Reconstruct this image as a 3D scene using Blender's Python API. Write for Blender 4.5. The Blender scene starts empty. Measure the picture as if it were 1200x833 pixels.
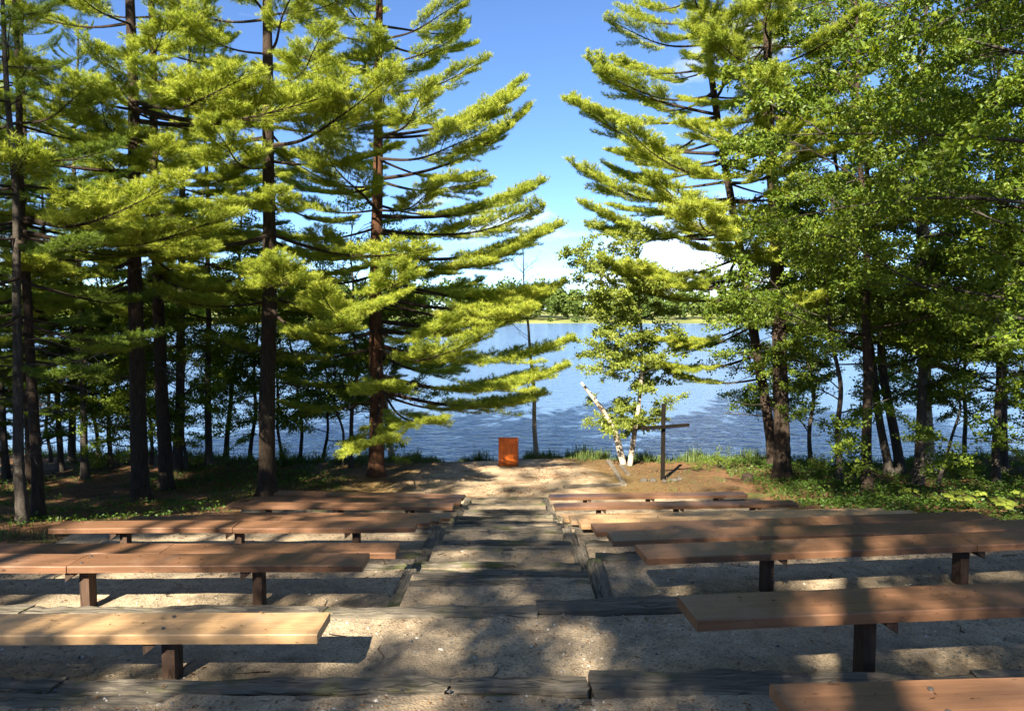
import bpy, math, random
import numpy as np
from mathutils import Vector, Matrix, Euler
R = math.radians
random.seed(7); rng = np.random.default_rng(7)
sc = bpy.context.scene
col = sc.collection

# ------------------------------------------------------------------ camera
CZ, FOC, PITCH = 6.3, 800.0, math.atan(48.5/800.0)
cam = bpy.data.cameras.new('camera'); camo = bpy.data.objects.new('camera', cam); col.objects.link(camo)
camo.location = (0, 0, CZ); camo.rotation_euler = (R(90)-PITCH, 0, 0)
cam.sensor_width = 36; cam.lens = 36*FOC/1200; cam.clip_start = .05; cam.clip_end = 5000
sc.camera = camo
# ------------------------------------------------------------------ light
SUN_EL, SUN_AZ = R(38), math.atan2(-.40, -.92)          # azimuth measured from +Y towards +X
sun = bpy.data.lights.new('sun', 'SUN'); suno = bpy.data.objects.new('sun', sun); col.objects.link(suno)
sun.energy = 5.0; sun.angle = R(.55); sun.color = (1, .90, .72)
SDIR = Vector((math.sin(SUN_AZ)*math.cos(SUN_EL), math.cos(SUN_AZ)*math.cos(SUN_EL), math.sin(SUN_EL)))
suno.rotation_euler = (-SDIR).to_track_quat('-Z', 'Y').to_euler()
suno.location = SDIR*60
w = bpy.data.worlds.new('World'); sc.world = w; w.use_nodes = True
nt = w.node_tree; N = nt.nodes; Lk = nt.links; N.clear()
out = N.new('ShaderNodeOutputWorld'); bg = N.new('ShaderNodeBackground'); Lk.new(bg.outputs[0], out.inputs[0])
sky = N.new('ShaderNodeTexSky'); sky.sky_type = 'NISHITA'; sky.sun_disc = False
sky.sun_elevation = SUN_EL; sky.sun_rotation = SUN_AZ % (2*math.pi); sky.air_density = .68; sky.dust_density = 0; sky.ozone_density = 7
tc = N.new('ShaderNodeTexCoord'); sep = N.new('ShaderNodeSeparateXYZ'); Lk.new(tc.outputs['Generated'], sep.inputs[0])
mp = N.new('ShaderNodeMapping'); mp.inputs['Scale'].default_value = (1, 1, 2.2); mp.inputs['Location'].default_value = (8.29, 5.75, 16.89); Lk.new(tc.outputs['Generated'], mp.inputs[0])
nz = N.new('ShaderNodeTexNoise'); nz.inputs['Scale'].default_value = 2.6; nz.inputs['Detail'].default_value = 7; nz.inputs['Roughness'].default_value = .58; Lk.new(mp.outputs[0], nz.inputs[0])
cr = N.new('ShaderNodeMapRange'); cr.inputs[1].default_value = .56; cr.inputs[2].default_value = .84; lw = N.new('ShaderNodeMapRange'); lw.inputs[1].default_value = .02; lw.inputs[2].default_value = .17; lw.inputs[3].default_value = .05; lw.inputs[4].default_value = 0; Lk.new(sep.outputs[2], lw.inputs[0])
ad_ = N.new('ShaderNodeMath'); ad_.operation = 'ADD'; Lk.new(nz.outputs[0], ad_.inputs[0]); Lk.new(lw.outputs[0], ad_.inputs[1]); Lk.new(ad_.outputs[0], cr.inputs[0])
el = N.new('ShaderNodeMapRange'); el.inputs[1].default_value = .0; el.inputs[2].default_value = .02; el.inputs[3].default_value = .6; el.inputs[4].default_value = 1; Lk.new(sep.outputs[2], el.inputs[0])
mu = N.new('ShaderNodeMath'); mu.operation = 'MULTIPLY'; Lk.new(cr.outputs[0], mu.inputs[0]); Lk.new(el.outputs[0], mu.inputs[1])
mx = N.new('ShaderNodeMixRGB'); Lk.new(mu.outputs[0], mx.inputs[0]); Lk.new(sky.outputs[0], mx.inputs[1]); mx.inputs[2].default_value = (10, 9.6, 9.1, 1)
Lk.new(mx.outputs[0], bg.inputs[0]); bg.inputs[1].default_value = .058
vs = sc.view_settings; sc.display_settings.display_device = 'sRGB'
vs.view_transform = 'Standard'; vs.look = 'None'; vs.gamma = 1; vs.use_curve_mapping = False; vs.exposure = 2.25
sc.cycles.use_denoising = True
sc.cycles.max_bounces = 8; sc.cycles.diffuse_bounces = 4; sc.cycles.transmission_bounces = 6; sc.cycles.transparent_max_bounces = 8

# ------------------------------------------------------------------ terrain and pixel helpers
def px_dir(u, v):
    xc, yc = (u-600)/FOC, -(v-416.5)/FOC
    return Vector((xc, math.cos(PITCH)+yc*math.sin(PITCH), -math.sin(PITCH)+yc*math.cos(PITCH)))
def at_y(u, v, y):
    d = px_dir(u, v); t = y/d.y
    return Vector((d.x*t, y, CZ+d.z*t))
def at_z(u, v, z):
    d = px_dir(u, v); t = (z-CZ)/d.z
    return Vector((d.x*t, d.y*t, z))
PY = np.array([-80, -30, -10, 0, 4.6, 6.45, 7.7, 8.95, 10.15, 11.35, 12.55, 13.8, 15, 16.2, 18, 20, 22.5, 25.6, 26.6, 27.4, 28.4, 32, 60])
PH = np.array([-3.5, -.6, .9, 2.0, 2.5, 2.72, 3.02, 3.22, 3.52, 3.83, 4.15, 4.31, 4.54, 4.72, 5.07, 5.27, 5.40, 5.55, 5.8, 6.2, 6.75, 8.3, 10])
def shore_y(x):
    x = np.asarray(x, float)
    return 27.3 + .10*np.maximum(0, -x-8) + .35*np.sin(x*.31+.7) + .25*np.sin(x*.83) + .02*np.maximum(0, x-12)
def fbm(x, y):
    return (np.sin(x*1.3+y*.7)*np.cos(y*1.1-x*.4) + .5*np.sin(x*2.9-y*1.7+1.3)*np.cos(y*2.3+x*1.1) + .25*np.sin(x*6.1+y*4.7)*np.cos(y*5.3-x*3.7))
XL0, XL1, XR0, XR1, SH = -6.5, -1.12, .88, 7.6, .075
def XR1f(y): return np.interp(y, [0, 13.0, 14.0, 20], [7.6, 7.6, 6.15, 6.0])
def XL0f(y): return np.interp(y, [0, 12.5, 13.5, 20], [-6.5, -6.5, -6.0, -5.8])
def shear(x): return SH*np.maximum(0, np.asarray(x, float)-XR0)
def gz(x, y, raw=False):
    x = np.asarray(x, float); y = np.asarray(y, float)
    ys = shore_y(x)
    ye = np.where(y < 20, y, 20+(y-20)*7.3/(ys-20)); ye = np.where(y > ys, 27.3+(y-ys), ye)
    ye = ye - shear(x)*np.clip((19-y)/3, 0, 1)
    h = np.interp(ye, PY, PH)
    z = CZ - h + .05*fbm(x*.6, y*.6)*np.clip((27-ye)/4, .2, 1)
    side = np.clip((np.abs(x-.5)-7.2)/6, 0, 1)
    z = z + side*.12*np.sin(x*.4)*np.cos(y*.5)
    if not raw:
        m = np.clip((x-XL0f(y))/.35, 0, 1)*np.clip((XR1f(y)-x)/.35, 0, 1)*np.clip((y-shear(x)+1.0)/.4, 0, 1)*np.clip((17.35+shear(x)-y)/.5, 0, 1)
        z = z - .42*m
    return z
def gzf(x, y): return float(gz(x, y))
def px_ground(u, v, lo=1.0, hi=60):
    d = px_dir(u, v); t = lo
    while t < hi:
        p = Vector((0, 0, CZ))+d*t
        if p.z < float(gz(p.x, p.y, True)): break
        t += .05
    if p.y > float(shore_y(p.x))-.55:                      # keep bank plants on the bank
        for _ in range(6):
            y = float(shore_y(p.x))-.55; p = Vector((d.x/d.y*y, y, 0))
    return Vector((p.x, p.y, float(gz(p.x, p.y, True))))

# ------------------------------------------------------------------ mesh builder
class MB:
    def __init__(s): s.v = []; s.q = []; s.t = []; s.qm = []; s.tm = []; s.n = 0
    def add(s, V, Q=None, T=None, m=0):
        V = np.asarray(V, np.float32).reshape(-1, 3)
        if Q is not None and len(Q):
            Q = np.asarray(Q, np.int32).reshape(-1, 4)+s.n; s.q.append(Q); s.qm.append(np.full(len(Q), m, np.int32))
        if T is not None and len(T):
            T = np.asarray(T, np.int32).reshape(-1, 3)+s.n; s.t.append(T); s.tm.append(np.full(len(T), m, np.int32))
        s.v.append(V); s.n += len(V)
    def box(s, c, e, m=0, M=None):
        c = np.array(c, float); h = np.array(e, float)/2
        V = np.array([[i, j, k] for k in (-1, 1) for j in (-1, 1) for i in (-1, 1)])*h+c
        if M is not None: V = np.array([M @ Vector(p) for p in V])
        s.add(V, [(0, 2, 3, 1), (4, 5, 7, 6), (0, 1, 5, 4), (2, 6, 7, 3), (0, 4, 6, 2), (1, 3, 7, 5)], m=m)
    def tube(s, P, r, k=6, m=0, cap=False, jit=0, seed=0):
        P = np.asarray(P, float); r = np.broadcast_to(np.asarray(r, float), (len(P),))
        T = np.gradient(P, axis=0); T /= np.linalg.norm(T, axis=1)[:, None]+1e-9
        ref = np.array([0, 0, 1.]) if abs(T[:, 2]).mean() < .8 else np.array([1., 0, 0])
        A = np.cross(T, ref); A /= np.linalg.norm(A, axis=1)[:, None]+1e-9; B = np.cross(T, A)
        a = np.arange(k)*2*math.pi/k
        rr = r[:, None]*np.ones(k)[None, :]
        if jit: rr = rr*(1+jit*np.random.default_rng(seed).uniform(-1, 1, rr.shape))
        V = P[:, None, :]+rr[:, :, None]*(np.cos(a)[None, :, None]*A[:, None, :]+np.sin(a)[None, :, None]*B[:, None, :])
        n = len(P); i = np.arange(n-1)[:, None]*k; j = np.arange(k)[None, :]; j2 = (j+1) % k
        Q = np.stack([i+j, i+j2, i+k+j2, i+k+j], -1).reshape(-1, 4)
        T3 = None
        if cap: T3 = [(0, (q+1) % k, q) for q in range(1, k-1)]+[((n-1)*k, (n-1)*k+q, (n-1)*k+(q+1) % k) for q in range(1, k-1)]
        s.add(V.reshape(-1, 3), Q, T3, m)
    def mesh(s, name, mats, smooth=False):
        me = bpy.data.meshes.new(name)
        V = np.concatenate(s.v); nq = sum(map(len, s.q)); ntr = sum(map(len, s.t))
        me.vertices.add(len(V)); me.vertices.foreach_set('co', V.ravel())
        li = []; 
        if nq: li.append(np.concatenate(s.q).ravel())
        if ntr: li.append(np.concatenate(s.t).ravel())
        li = np.concatenate(li); me.loops.add(len(li)); me.loops.foreach_set('vertex_index', li)
        st = np.concatenate([np.arange(nq)*4, nq*4+np.arange(ntr)*3]).astype(np.int32)
        me.polygons.add(nq+ntr); me.polygons.foreach_set('loop_start', st)
        mi = np.concatenate((s.qm if nq else [])+(s.tm if ntr else [])); me.polygons.foreach_set('material_index', mi)
        me.polygons.foreach_set('use_smooth', np.full(nq+ntr, smooth, bool))
        for m in mats: me.materials.append(m)
        me.update(calc_edges=True); me.validate()
        return me
    def obj(s, name, mats, parent=None, smooth=False, loc=None):
        if not isinstance(mats, (list, tuple)): mats = [mats]
        return link(name, s.mesh(name, mats, smooth), parent, loc)
def link(name, me, parent=None, loc=None):
    o = bpy.data.objects.new(name, me); col.objects.link(o)
    if parent is not None: o.parent = parent
    if loc is not None: o.location = loc
    return o
def tag(o, label=None, cat=None, group=None, kind=None):
    if label: o['label'] = label
    if cat: o['category'] = cat
    if group: o['group'] = group
    if kind: o['kind'] = kind
    return o
def thing(name, label, cat, loc, rz=0, group=None):
    o = bpy.data.objects.new(name, None); col.objects.link(o); o.location = loc; o.rotation_euler = (0, 0, rz); o.empty_display_size = .2
    return tag(o, label, cat, group)

# ------------------------------------------------------------------ materials
def mat(name):
    m = bpy.data.materials.new(name); m.use_nodes = True; t = m.node_tree; t.nodes.clear()
    o = t.nodes.new('ShaderNodeOutputMaterial'); return m, t, t.nodes, t.links, o
def nd(t, kind, **kw):
    n = t.nodes.new(kind)
    for k, v in kw.items():
        if k.startswith('i_'):
            key = k[2:]; key = int(key) if key.isdigit() else key.replace('_', ' ')
            n.inputs[key].default_value = v
        else: setattr(n, k, v)
    return n
def ramp(t, src, stops):
    n = t.nodes.new('ShaderNodeValToRGB'); e = n.color_ramp.elements
    while len(e) < len(stops): e.new(.5)
    for x, (p, c) in zip(e, stops): x.position = p; x.color = (*c, 1)
    t.links.new(src, n.inputs[0]); return n
def noise(t, co, scale, detail=4, rough=.55, sc3=None):
    if sc3 is not None:
        m = t.nodes.new('ShaderNodeMapping'); m.inputs['Scale'].default_value = sc3; t.links.new(co, m.inputs[0]); co = m.outputs[0]
    n = t.nodes.new('ShaderNodeTexNoise'); n.inputs['Scale'].default_value = scale; n.inputs['Detail'].default_value = detail; n.inputs['Roughness'].default_value = rough
    t.links.new(co, n.inputs[0]); return n
def mixc(t, f, a, b, mode='MIX'):
    n = t.nodes.new('ShaderNodeMixRGB'); n.blend_type = mode
    for i, x in enumerate((f, a, b)):
        if hasattr(x, 'links') or hasattr(x, 'is_linked'): t.links.new(x, n.inputs[i])
        elif isinstance(x, (int, float)): n.inputs[i].default_value = x
        else: n.inputs[i].default_value = (*x, 1)
    return n.outputs[0]
def bump(t, h, strength, dist, nrm=None):
    b = t.nodes.new('ShaderNodeBump'); b.inputs['Strength'].default_value = strength; b.inputs['Distance'].default_value = dist
    t.links.new(h, b.inputs['Height'])
    if nrm is not None: t.links.new(nrm, b.inputs['Normal'])
    return b.outputs[0]
def prin(t, o, colr, rough=.8, nrm=None, spec=.3):
    p = t.nodes.new('ShaderNodeBsdfPrincipled'); p.inputs['Specular IOR Level'].default_value = spec
    if hasattr(colr, 'is_linked'): t.links.new(colr, p.inputs['Base Color'])
    else: p.inputs['Base Color'].default_value = (*colr, 1)
    if hasattr(rough, 'is_linked'): t.links.new(rough, p.inputs['Roughness'])
    else: p.inputs['Roughness'].default_value = rough
    if nrm is not None: t.links.new(nrm, p.inputs['Normal'])
    t.links.new(p.outputs[0], o.inputs[0]); return p

def foliage(name, stops, trans=.38, tcol=(1.25, 1.25, .6), rough=.55, gloss=.12, vary=.22, clump=True):
    m, t, n, l, o = mat(name)
    g = n.new('ShaderNodeNewGeometry'); oi = n.new('ShaderNodeObjectInfo')
    a = nd(t, 'ShaderNodeMath', operation='MULTIPLY_ADD', i_1=1-vary); l.new(g.outputs['Random Per Island'], a.inputs[0])
    b = nd(t, 'ShaderNodeMath', operation='MULTIPLY', i_1=vary); l.new(oi.outputs['Random'], b.inputs[0]); l.new(b.outputs[0], a.inputs[2])
    cn = noise(t, n.new('ShaderNodeTexCoord').outputs['Object'], 3.2, 2, .6)
    cm = nd(t, 'ShaderNodeMapRange', i_1=.28, i_2=.72); l.new(cn.outputs[0], cm.inputs[0])
    mm = nd(t, 'ShaderNodeMath', operation='MULTIPLY_ADD', i_1=.45); l.new(a.outputs[0], mm.inputs[0])
    m3 = nd(t, 'ShaderNodeMath', operation='MULTIPLY', i_1=.55); l.new(cm.outputs[0], m3.inputs[0]); l.new(m3.outputs[0], mm.inputs[2])
    c = ramp(t, mm.outputs[0] if clump else a.outputs[0], stops)
    d = n.new('ShaderNodeBsdfDiffuse'); l.new(c.outputs[0], d.inputs[0])
    tr = n.new('ShaderNodeBsdfTranslucent'); l.new(mixc(t, 1.0, c.outputs[0], tcol, 'MULTIPLY'), tr.inputs[0])
    ms = nd(t, 'ShaderNodeMixShader', i_0=trans); l.new(d.outputs[0], ms.inputs[1]); l.new(tr.outputs[0], ms.inputs[2])
    gl = nd(t, 'ShaderNodeBsdfGlossy', i_Roughness=rough, i_Color=(.5, .5, .5, 1))
    m2 = nd(t, 'ShaderNodeMixShader', i_0=gloss); l.new(ms.outputs[0], m2.inputs[1]); l.new(gl.outputs[0], m2.inputs[2])
    l.new(m2.outputs[0], o.inputs[0]); return m
M = {}
M['needle'] = foliage('pine_needles', [(0, (.055, .098, .013)), (.28, (.19, .25, .026)), (.62, (.39, .425, .055)), (1, (.50, .51, .10))], .42, (1.2, 1.3, .7), gloss=.03)
M['needle_dark'] = foliage('evergreen_shade_needles', [(0, (.04, .075, .012)), (.5, (.11, .17, .02)), (1, (.20, .26, .035))], .4, gloss=.03)  # dark evergreen green; on the left back trees the colour stands in for shade
M['leaf'] = foliage('leaves', [(0, (.028, .058, .008)), (.5, (.105, .17, .016)), (1, (.28, .33, .035))], .47, (1.5, 1.35, .35), .5, .03)
M['leaf_light'] = foliage('birch_leaves', [(0, (.06, .095, .015)), (.45, (.16, .21, .03)), (1, (.32, .35, .06))], .42, (1.4, 1.3, .45), .5, .04)
M['cover'] = foliage('ground_cover_leaves', [(0, (.025, .055, .008)), (.5, (.055, .11, .013)), (1, (.12, .18, .022))], .35, (1.4, 1.3, .4), .5, .04)
M['grass'] = foliage('grass_blades', [(0, (.035, .065, .012)), (.6, (.085, .13, .025)), (.9, (.15, .17, .05)), (1, (.25, .20, .10))], .3, gloss=.06)
M['far'] = foliage('far_foliage', [(0, (.035, .06, .02)), (.5, (.07, .105, .025)), (1, (.13, .16, .04))], .2, gloss=.0, vary=0)
M['litter'] = foliage('fallen_leaves', [(0, (.07, .035, .016)), (.5, (.16, .075, .03)), (.9, (.24, .14, .06)), (1, (.13, .14, .03))], .1, gloss=.04)

def bark(name, c0, c1, vs_=(9, 9, 1.6), depth=.03, lichen=None):
    m, t, n, l, o = mat(name)
    co = n.new('ShaderNodeTexCoord').outputs['Object']
    a = noise(t, co, 2.2, 6, .65, vs_); b = noise(t, co, 1.1, 3)
    v = nd(t, 'ShaderNodeTexVoronoi', feature='DISTANCE_TO_EDGE'); mpp = nd(t, 'ShaderNodeMapping'); mpp.inputs['Scale'].default_value = (16, 16, 4.0); l.new(co, mpp.inputs[0]); l.new(mpp.outputs[0], v.inputs[0])
    vr = nd(t, 'ShaderNodeMapRange', i_1=0, i_2=.16); l.new(v.outputs[0], vr.inputs[0])
    c = ramp(t, a.outputs[0], [(.3, c0), (.68, c1)]).outputs[0]
    c = mixc(t, nd_fac(t, vr.outputs[0], .55, 0), c, tuple(x*.35 for x in c0))
    if lichen: c = mixc(t, ramp(t, b.outputs[0], [(.58, (0, 0, 0)), (.66, (.6, .6, .6))]).outputs[0], c, lichen)
    h = mixc(t, .5, a.outputs[0], vr.outputs[0])
    prin(t, o, c, .95, bump(t, h, 1, depth), .15); return m
def nd_fac(t, src, a, b):
    n = nd(t, 'ShaderNodeMapRange', i_1=0, i_2=1, i_3=a, i_4=b); t.links.new(src, n.inputs[0]); return n.outputs[0]
M['bark'] = bark('pine_bark', (.036, .027, .021), (.10, .07, .05))
M['bark_red'] = bark('reddish_pine_bark', (.07, .034, .02), (.19, .092, .05))
M['bark_grey'] = bark('grey_bark', (.05, .042, .035), (.14, .12, .10), lichen=(.18, .19, .15))
M['bark_dead'] = bark('dead_wood', (.22, .18, .14), (.42, .36, .29), depth=.008)
m, t, n, l, o = mat('birch_bark'); M['birch'] = m
co = n.new('ShaderNodeTexCoord').outputs['Object']
a = noise(t, co, 3, 5, .6, (3, 3, 9)); b = noise(t, co, 1.6, 4, .6, (1, 1, 1.3))
c = ramp(t, a.outputs[0], [(.30, (.05, .035, .025)), (.46, (.36, .30, .23)), (.72, (.58, .52, .44))]).outputs[0]
c = mixc(t, ramp(t, b.outputs[0], [(.50, (0, 0, 0)), (.58, (.9, .9, .9))]).outputs[0], c, (.07, .05, .035))
prin(t, o, c, .7, bump(t, a.outputs[0], .6, .01), .25)

def gravel_nodes(t, co):
    n, l = t.nodes, t.links
    big = noise(t, co, .55, 4, .6); mid = noise(t, co, 6, 5, .65); fine = noise(t, co, 70, 3, .7)
    v = nd(t, 'ShaderNodeTexVoronoi', i_Scale=60.0); l.new(co, v.inputs[0])
    c = ramp(t, mid.outputs[0], [(.25, (.20, .152, .10)), (.5, (.325, .255, .17)), (.75, (.42, .34, .235))]).outputs[0]
    sepc = nd(t, 'ShaderNodeSeparateColor'); l.new(v.outputs['Color'], sepc.inputs[0])
    st = ramp(t, sepc.outputs[0], [(0, (.35, .34, .34)), (.10, (.7, .7, .7)), (.18, (1, 1, 1)), (.9, (1, 1, 1)), (.97, (1.3, 1.28, 1.25))]).outputs[0]
    c = mixc(t, .85, c, st, 'MULTIPLY')
    c = mixc(t, ramp(t, fine.outputs[0], [(.35, (.55, .55, .55)), (.5, (0, 0, 0))]).outputs[0], c, (.05, .045, .04))
    c = mixc(t, ramp(t, big.outputs[0], [(.44, (0, 0, 0)), (.70, (.6, .6, .6))]).outputs[0], c, (.19, .13, .08))
    c = mixc(t, ramp(t, noise(t, co, 1.7, 5, .7).outputs[0], [(.36, (.5, .5, .5)), (.52, (0, 0, 0))]).outputs[0], c, (.10, .085, .07))
    h = mixc(t, .4, v.outputs['Distance'], fine.outputs[0])
    return c, bump(t, mid.outputs[0], .6, .03, bump(t, h, .8, .012))
m, t, n, l, o = mat('gravel'); M['gravel'] = m
c, nb = gravel_nodes(t, n.new('ShaderNodeNewGeometry').outputs['Position'])
prin(t, o, c, .95, nb, .2)
# forest floor: sand of the path and stage, rusty needle litter, dark humus
m, t, n, l, o = mat('forest_floor'); M['ground'] = m
pos = n.new('ShaderNodeNewGeometry').outputs['Position']
sp = nd(t, 'ShaderNodeSeparateXYZ'); l.new(pos, sp.inputs[0])
n1 = noise(t, pos, .35, 5, .6); n2 = noise(t, pos, 2.4, 6, .65); n3 = noise(t, pos, 22, 5, .7)
hum = ramp(t, n2.outputs[0], [(.3, (.035, .024, .014)), (.55, (.085, .05, .028)), (.75, (.13, .085, .05))]).outputs[0]
lit = ramp(t, n3.outputs[0], [(.3, (.06, .032, .016)), (.5, (.165, .085, .042)), (.72, (.27, .165, .085))]).outputs[0]
sand = ramp(t, n3.outputs[0], [(.25, (.22, .15, .09)), (.5, (.40, .30, .195)), (.75, (.50, .395, .27))]).outputs[0]
moss = ramp(t, n3.outputs[0], [(.3, (.03, .045, .012)), (.7, (.09, .12, .03))]).outputs[0]
f1 = ramp(t, n1.outputs[0], [(.40, (0, 0, 0)), (.58, (1, 1, 1))]).outputs[0]
base = mixc(t, f1, hum, lit)
base = mixc(t, ramp(t, noise(t, pos, .8, 4).outputs[0], [(.56, (0, 0, 0)), (.66, (.8, .8, .8))]).outputs[0], base, moss)
def math_(op, a, b=None, c=None):
    q = nd(t, 'ShaderNodeMath', operation=op)
    for i, x in enumerate((a, b, c)):
        if x is None: continue
        if hasattr(x, 'is_linked'): l.new(x, q.inputs[i])
        else: q.inputs[i].default_value = x
    return q.outputs[0]
def ell(cx, cy, rx, ry, wob, e0, e1):
    dx = math_('DIVIDE', math_('SUBTRACT', sp.outputs[0], cx), rx); dy = math_('DIVIDE', math_('SUBTRACT', sp.outputs[1], cy), ry)
    r = math_('SQRT', math_('ADD', math_('MULTIPLY', dx, dx), math_('MULTIPLY', dy, dy)))
    r = math_('ADD', r, math_('MULTIPLY', math_('SUBTRACT', n2.outputs[0], .5), wob))
    q = nd(t, 'ShaderNodeMapRange', i_1=e0, i_2=e1, i_3=1, i_4=0); l.new(r, q.inputs[0]); return q.outputs[0]
base = mixc(t, ell(-1, 20.5, 8, 8, .8, .6, 1.05), base, mixc(t, .35, lit, moss))
sandm = mixc(t, ramp(t, noise(t, pos, 1.1, 6, .7).outputs[0], [(.46, (0, 0, 0)), (.64, (.75, .75, .75))]).outputs[0], sand, lit)
base = mixc(t, ell(-.2, 21.6, 3.6, 5.2, .5, .72, 1.0), base, sandm)
prin(t, o, base, .97, bump(t, n3.outputs[0], .8, .03, bump(t, n2.outputs[0], .5, .08)), .1)

def wood(name, c0, c1, rough=.85, gs=(1.2, 16, 16), moss=None, depth=.01, crack=True, spec=.25, wear=None):
    m, t, n, l, o = mat(name)
    tcn = n.new('ShaderNodeTexCoord').outputs['Object']; oi = n.new('ShaderNodeObjectInfo')
    ad = nd(t, 'ShaderNodeVectorMath', operation='ADD'); l.new(tcn, ad.inputs[0])
    sc_ = nd(t, 'ShaderNodeVectorMath', operation='SCALE', i_Scale=37.0); cb = nd(t, 'ShaderNodeCombineXYZ')
    for i in range(3): l.new(oi.outputs['Random'], cb.inputs[i])
    l.new(cb.outputs[0], sc_.inputs[0]); l.new(sc_.outputs[0], ad.inputs[1]); co = ad.outputs[0]
    a = noise(t, co, 2.0, 7, .68, gs); b = noise(t, co, 2.2, 5, .6)
    c = ramp(t, a.outputs[0], [(.34, c0), (.64, c1)]).outputs[0]
    c = mixc(t, nd_fac(t, oi.outputs['Random'], 0, .35), c, tuple(x*.6 for x in c0))
    hsrc = a.outputs[0]
    if crack:
        ck = noise(t, co, 2.0, 2, .5, tuple(x*.3 for x in gs)); m1 = nd(t, 'ShaderNodeMath', operation='SUBTRACT', i_1=.5); l.new(ck.outputs[0], m1.inputs[0]); m2 = nd(t, 'ShaderNodeMath', operation='ABSOLUTE'); l.new(m1.outputs[0], m2.inputs[0])
        cf = nd(t, 'ShaderNodeMapRange', i_1=.002, i_2=.011, i_3=.75, i_4=0); l.new(m2.outputs[0], cf.inputs[0])
        c = mixc(t, cf.outputs[0], c, tuple(x*.3 for x in c0)); hsrc = mixc(t, cf.outputs[0], a.outputs[0], (0, 0, 0))
    if wear: c = mixc(t, ramp(t, b.outputs[0], [(.55, (0, 0, 0)), (.72, (.6, .6, .6))]).outputs[0], c, wear)
    if wear:
        dk = noise(t, co, 1.3, 6, .7, (.5, 2.2, 2.2)); c = mixc(t, ramp(t, dk.outputs[0], [(.30, (.65, .65, .65)), (.46, (0, 0, 0))]).outputs[0], c, tuple(x*.55 for x in c0))
        sp_ = noise(t, co, 26, 3, .7, (.35, 1, 1)); c = mixc(t, ramp(t, sp_.outputs[0], [(.30, (.8, .8, .8)), (.36, (0, 0, 0))]).outputs[0], c, tuple(x*.3 for x in c0))
    if moss: c = mixc(t, ramp(t, noise(t, co, 1.5, 6, .7).outputs[0], [(.535, (0, 0, 0)), (.64, (.8, .8, .8))]).outputs[0], c, moss)
    rr = nd_fac(t, b.outputs[0], rough-.12, rough+.12)
    prin(t, o, c, rr, bump(t, noise(t, co, 9, 4, .7, (.25, 4, 4)).outputs[0], .6, depth*.5, bump(t, hsrc, .8, depth)), spec); return m
M['tie'] = wood('weathered_timber', (.075, .062, .047), (.20, .172, .132), .92, moss=(.075, .088, .02), depth=.03)
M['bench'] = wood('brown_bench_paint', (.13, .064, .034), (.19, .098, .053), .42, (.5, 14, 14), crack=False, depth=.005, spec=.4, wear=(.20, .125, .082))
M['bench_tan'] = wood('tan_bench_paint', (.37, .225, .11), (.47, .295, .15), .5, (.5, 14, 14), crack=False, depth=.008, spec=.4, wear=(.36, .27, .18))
M['post'] = wood('dark_stained_post', (.035, .022, .016), (.09, .052, .034), .8, (9, 9, 1.2), depth=.006)
M['cross'] = wood('dark_cross_timber', (.007, .006, .005), (.018, .014, .011), .95, (9, 9, 1.5), depth=.008, spec=.08)
M['lectern'] = wood('orange_stained_plywood', (.36, .06, .008), (.72, .17, .012), .4, (5, 5, .8), crack=False, depth=.003, spec=.4)
m, t, n, l, o = mat('galvanised_bolt'); M['bolt'] = m
p_ = prin(t, o, (.16, .15, .14), .5); p_.inputs['Metallic'].default_value = .8
m, t, n, l, o = mat('pebble_stone'); M['pebble'] = m
g_ = n.new('ShaderNodeNewGeometry')
c = ramp(t, g_.outputs['Random Per Island'], [(0, (.06, .06, .065)), (.4, (.17, .155, .14)), (.75, (.30, .26, .21)), (1, (.50, .47, .43))]).outputs[0]
prin(t, o, c, .85, None, .25)
m, t, n, l, o = mat('grey_stone'); M['stone'] = m
prin(t, o, ramp(t, noise(t, n.new('ShaderNodeTexCoord').outputs['Object'], 8, 5).outputs[0], [(.3, (.035, .03, .025)), (.7, (.10, .085, .07))]).outputs[0], .9, None, .2)
m, t, n, l, o = mat('lake_water'); M['water'] = m
pos = n.new('ShaderNodeNewGeometry').outputs['Position']
w1 = noise(t, pos, 1.3, 3, .6, (.6, 1.1, 1)); w2 = noise(t, pos, 4.2, 3, .6, (.65, 1.1, 1)); w3 = noise(t, pos, .06, 3, .6, (.6, 1, 1))
b1 = bump(t, w1.outputs[0], 1, .36); b2 = bump(t, w2.outputs[0], 1, .06, b1)
p_ = prin(t, o, (.085, .15, .27), nd_fac(t, w3.outputs[0], .10, .2), b2, .5); p_.inputs['IOR'].default_value = 1.38
m, t, n, l, o = mat('far_meadow'); M['meadow'] = m
pos = n.new('ShaderNodeNewGeometry').outputs['Position']
c = ramp(t, noise(t, pos, .03, 4).outputs[0], [(.35, (.10, .12, .03)), (.6, (.21, .22, .06))]).outputs[0]
prin(t, o, c, .95)

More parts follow.
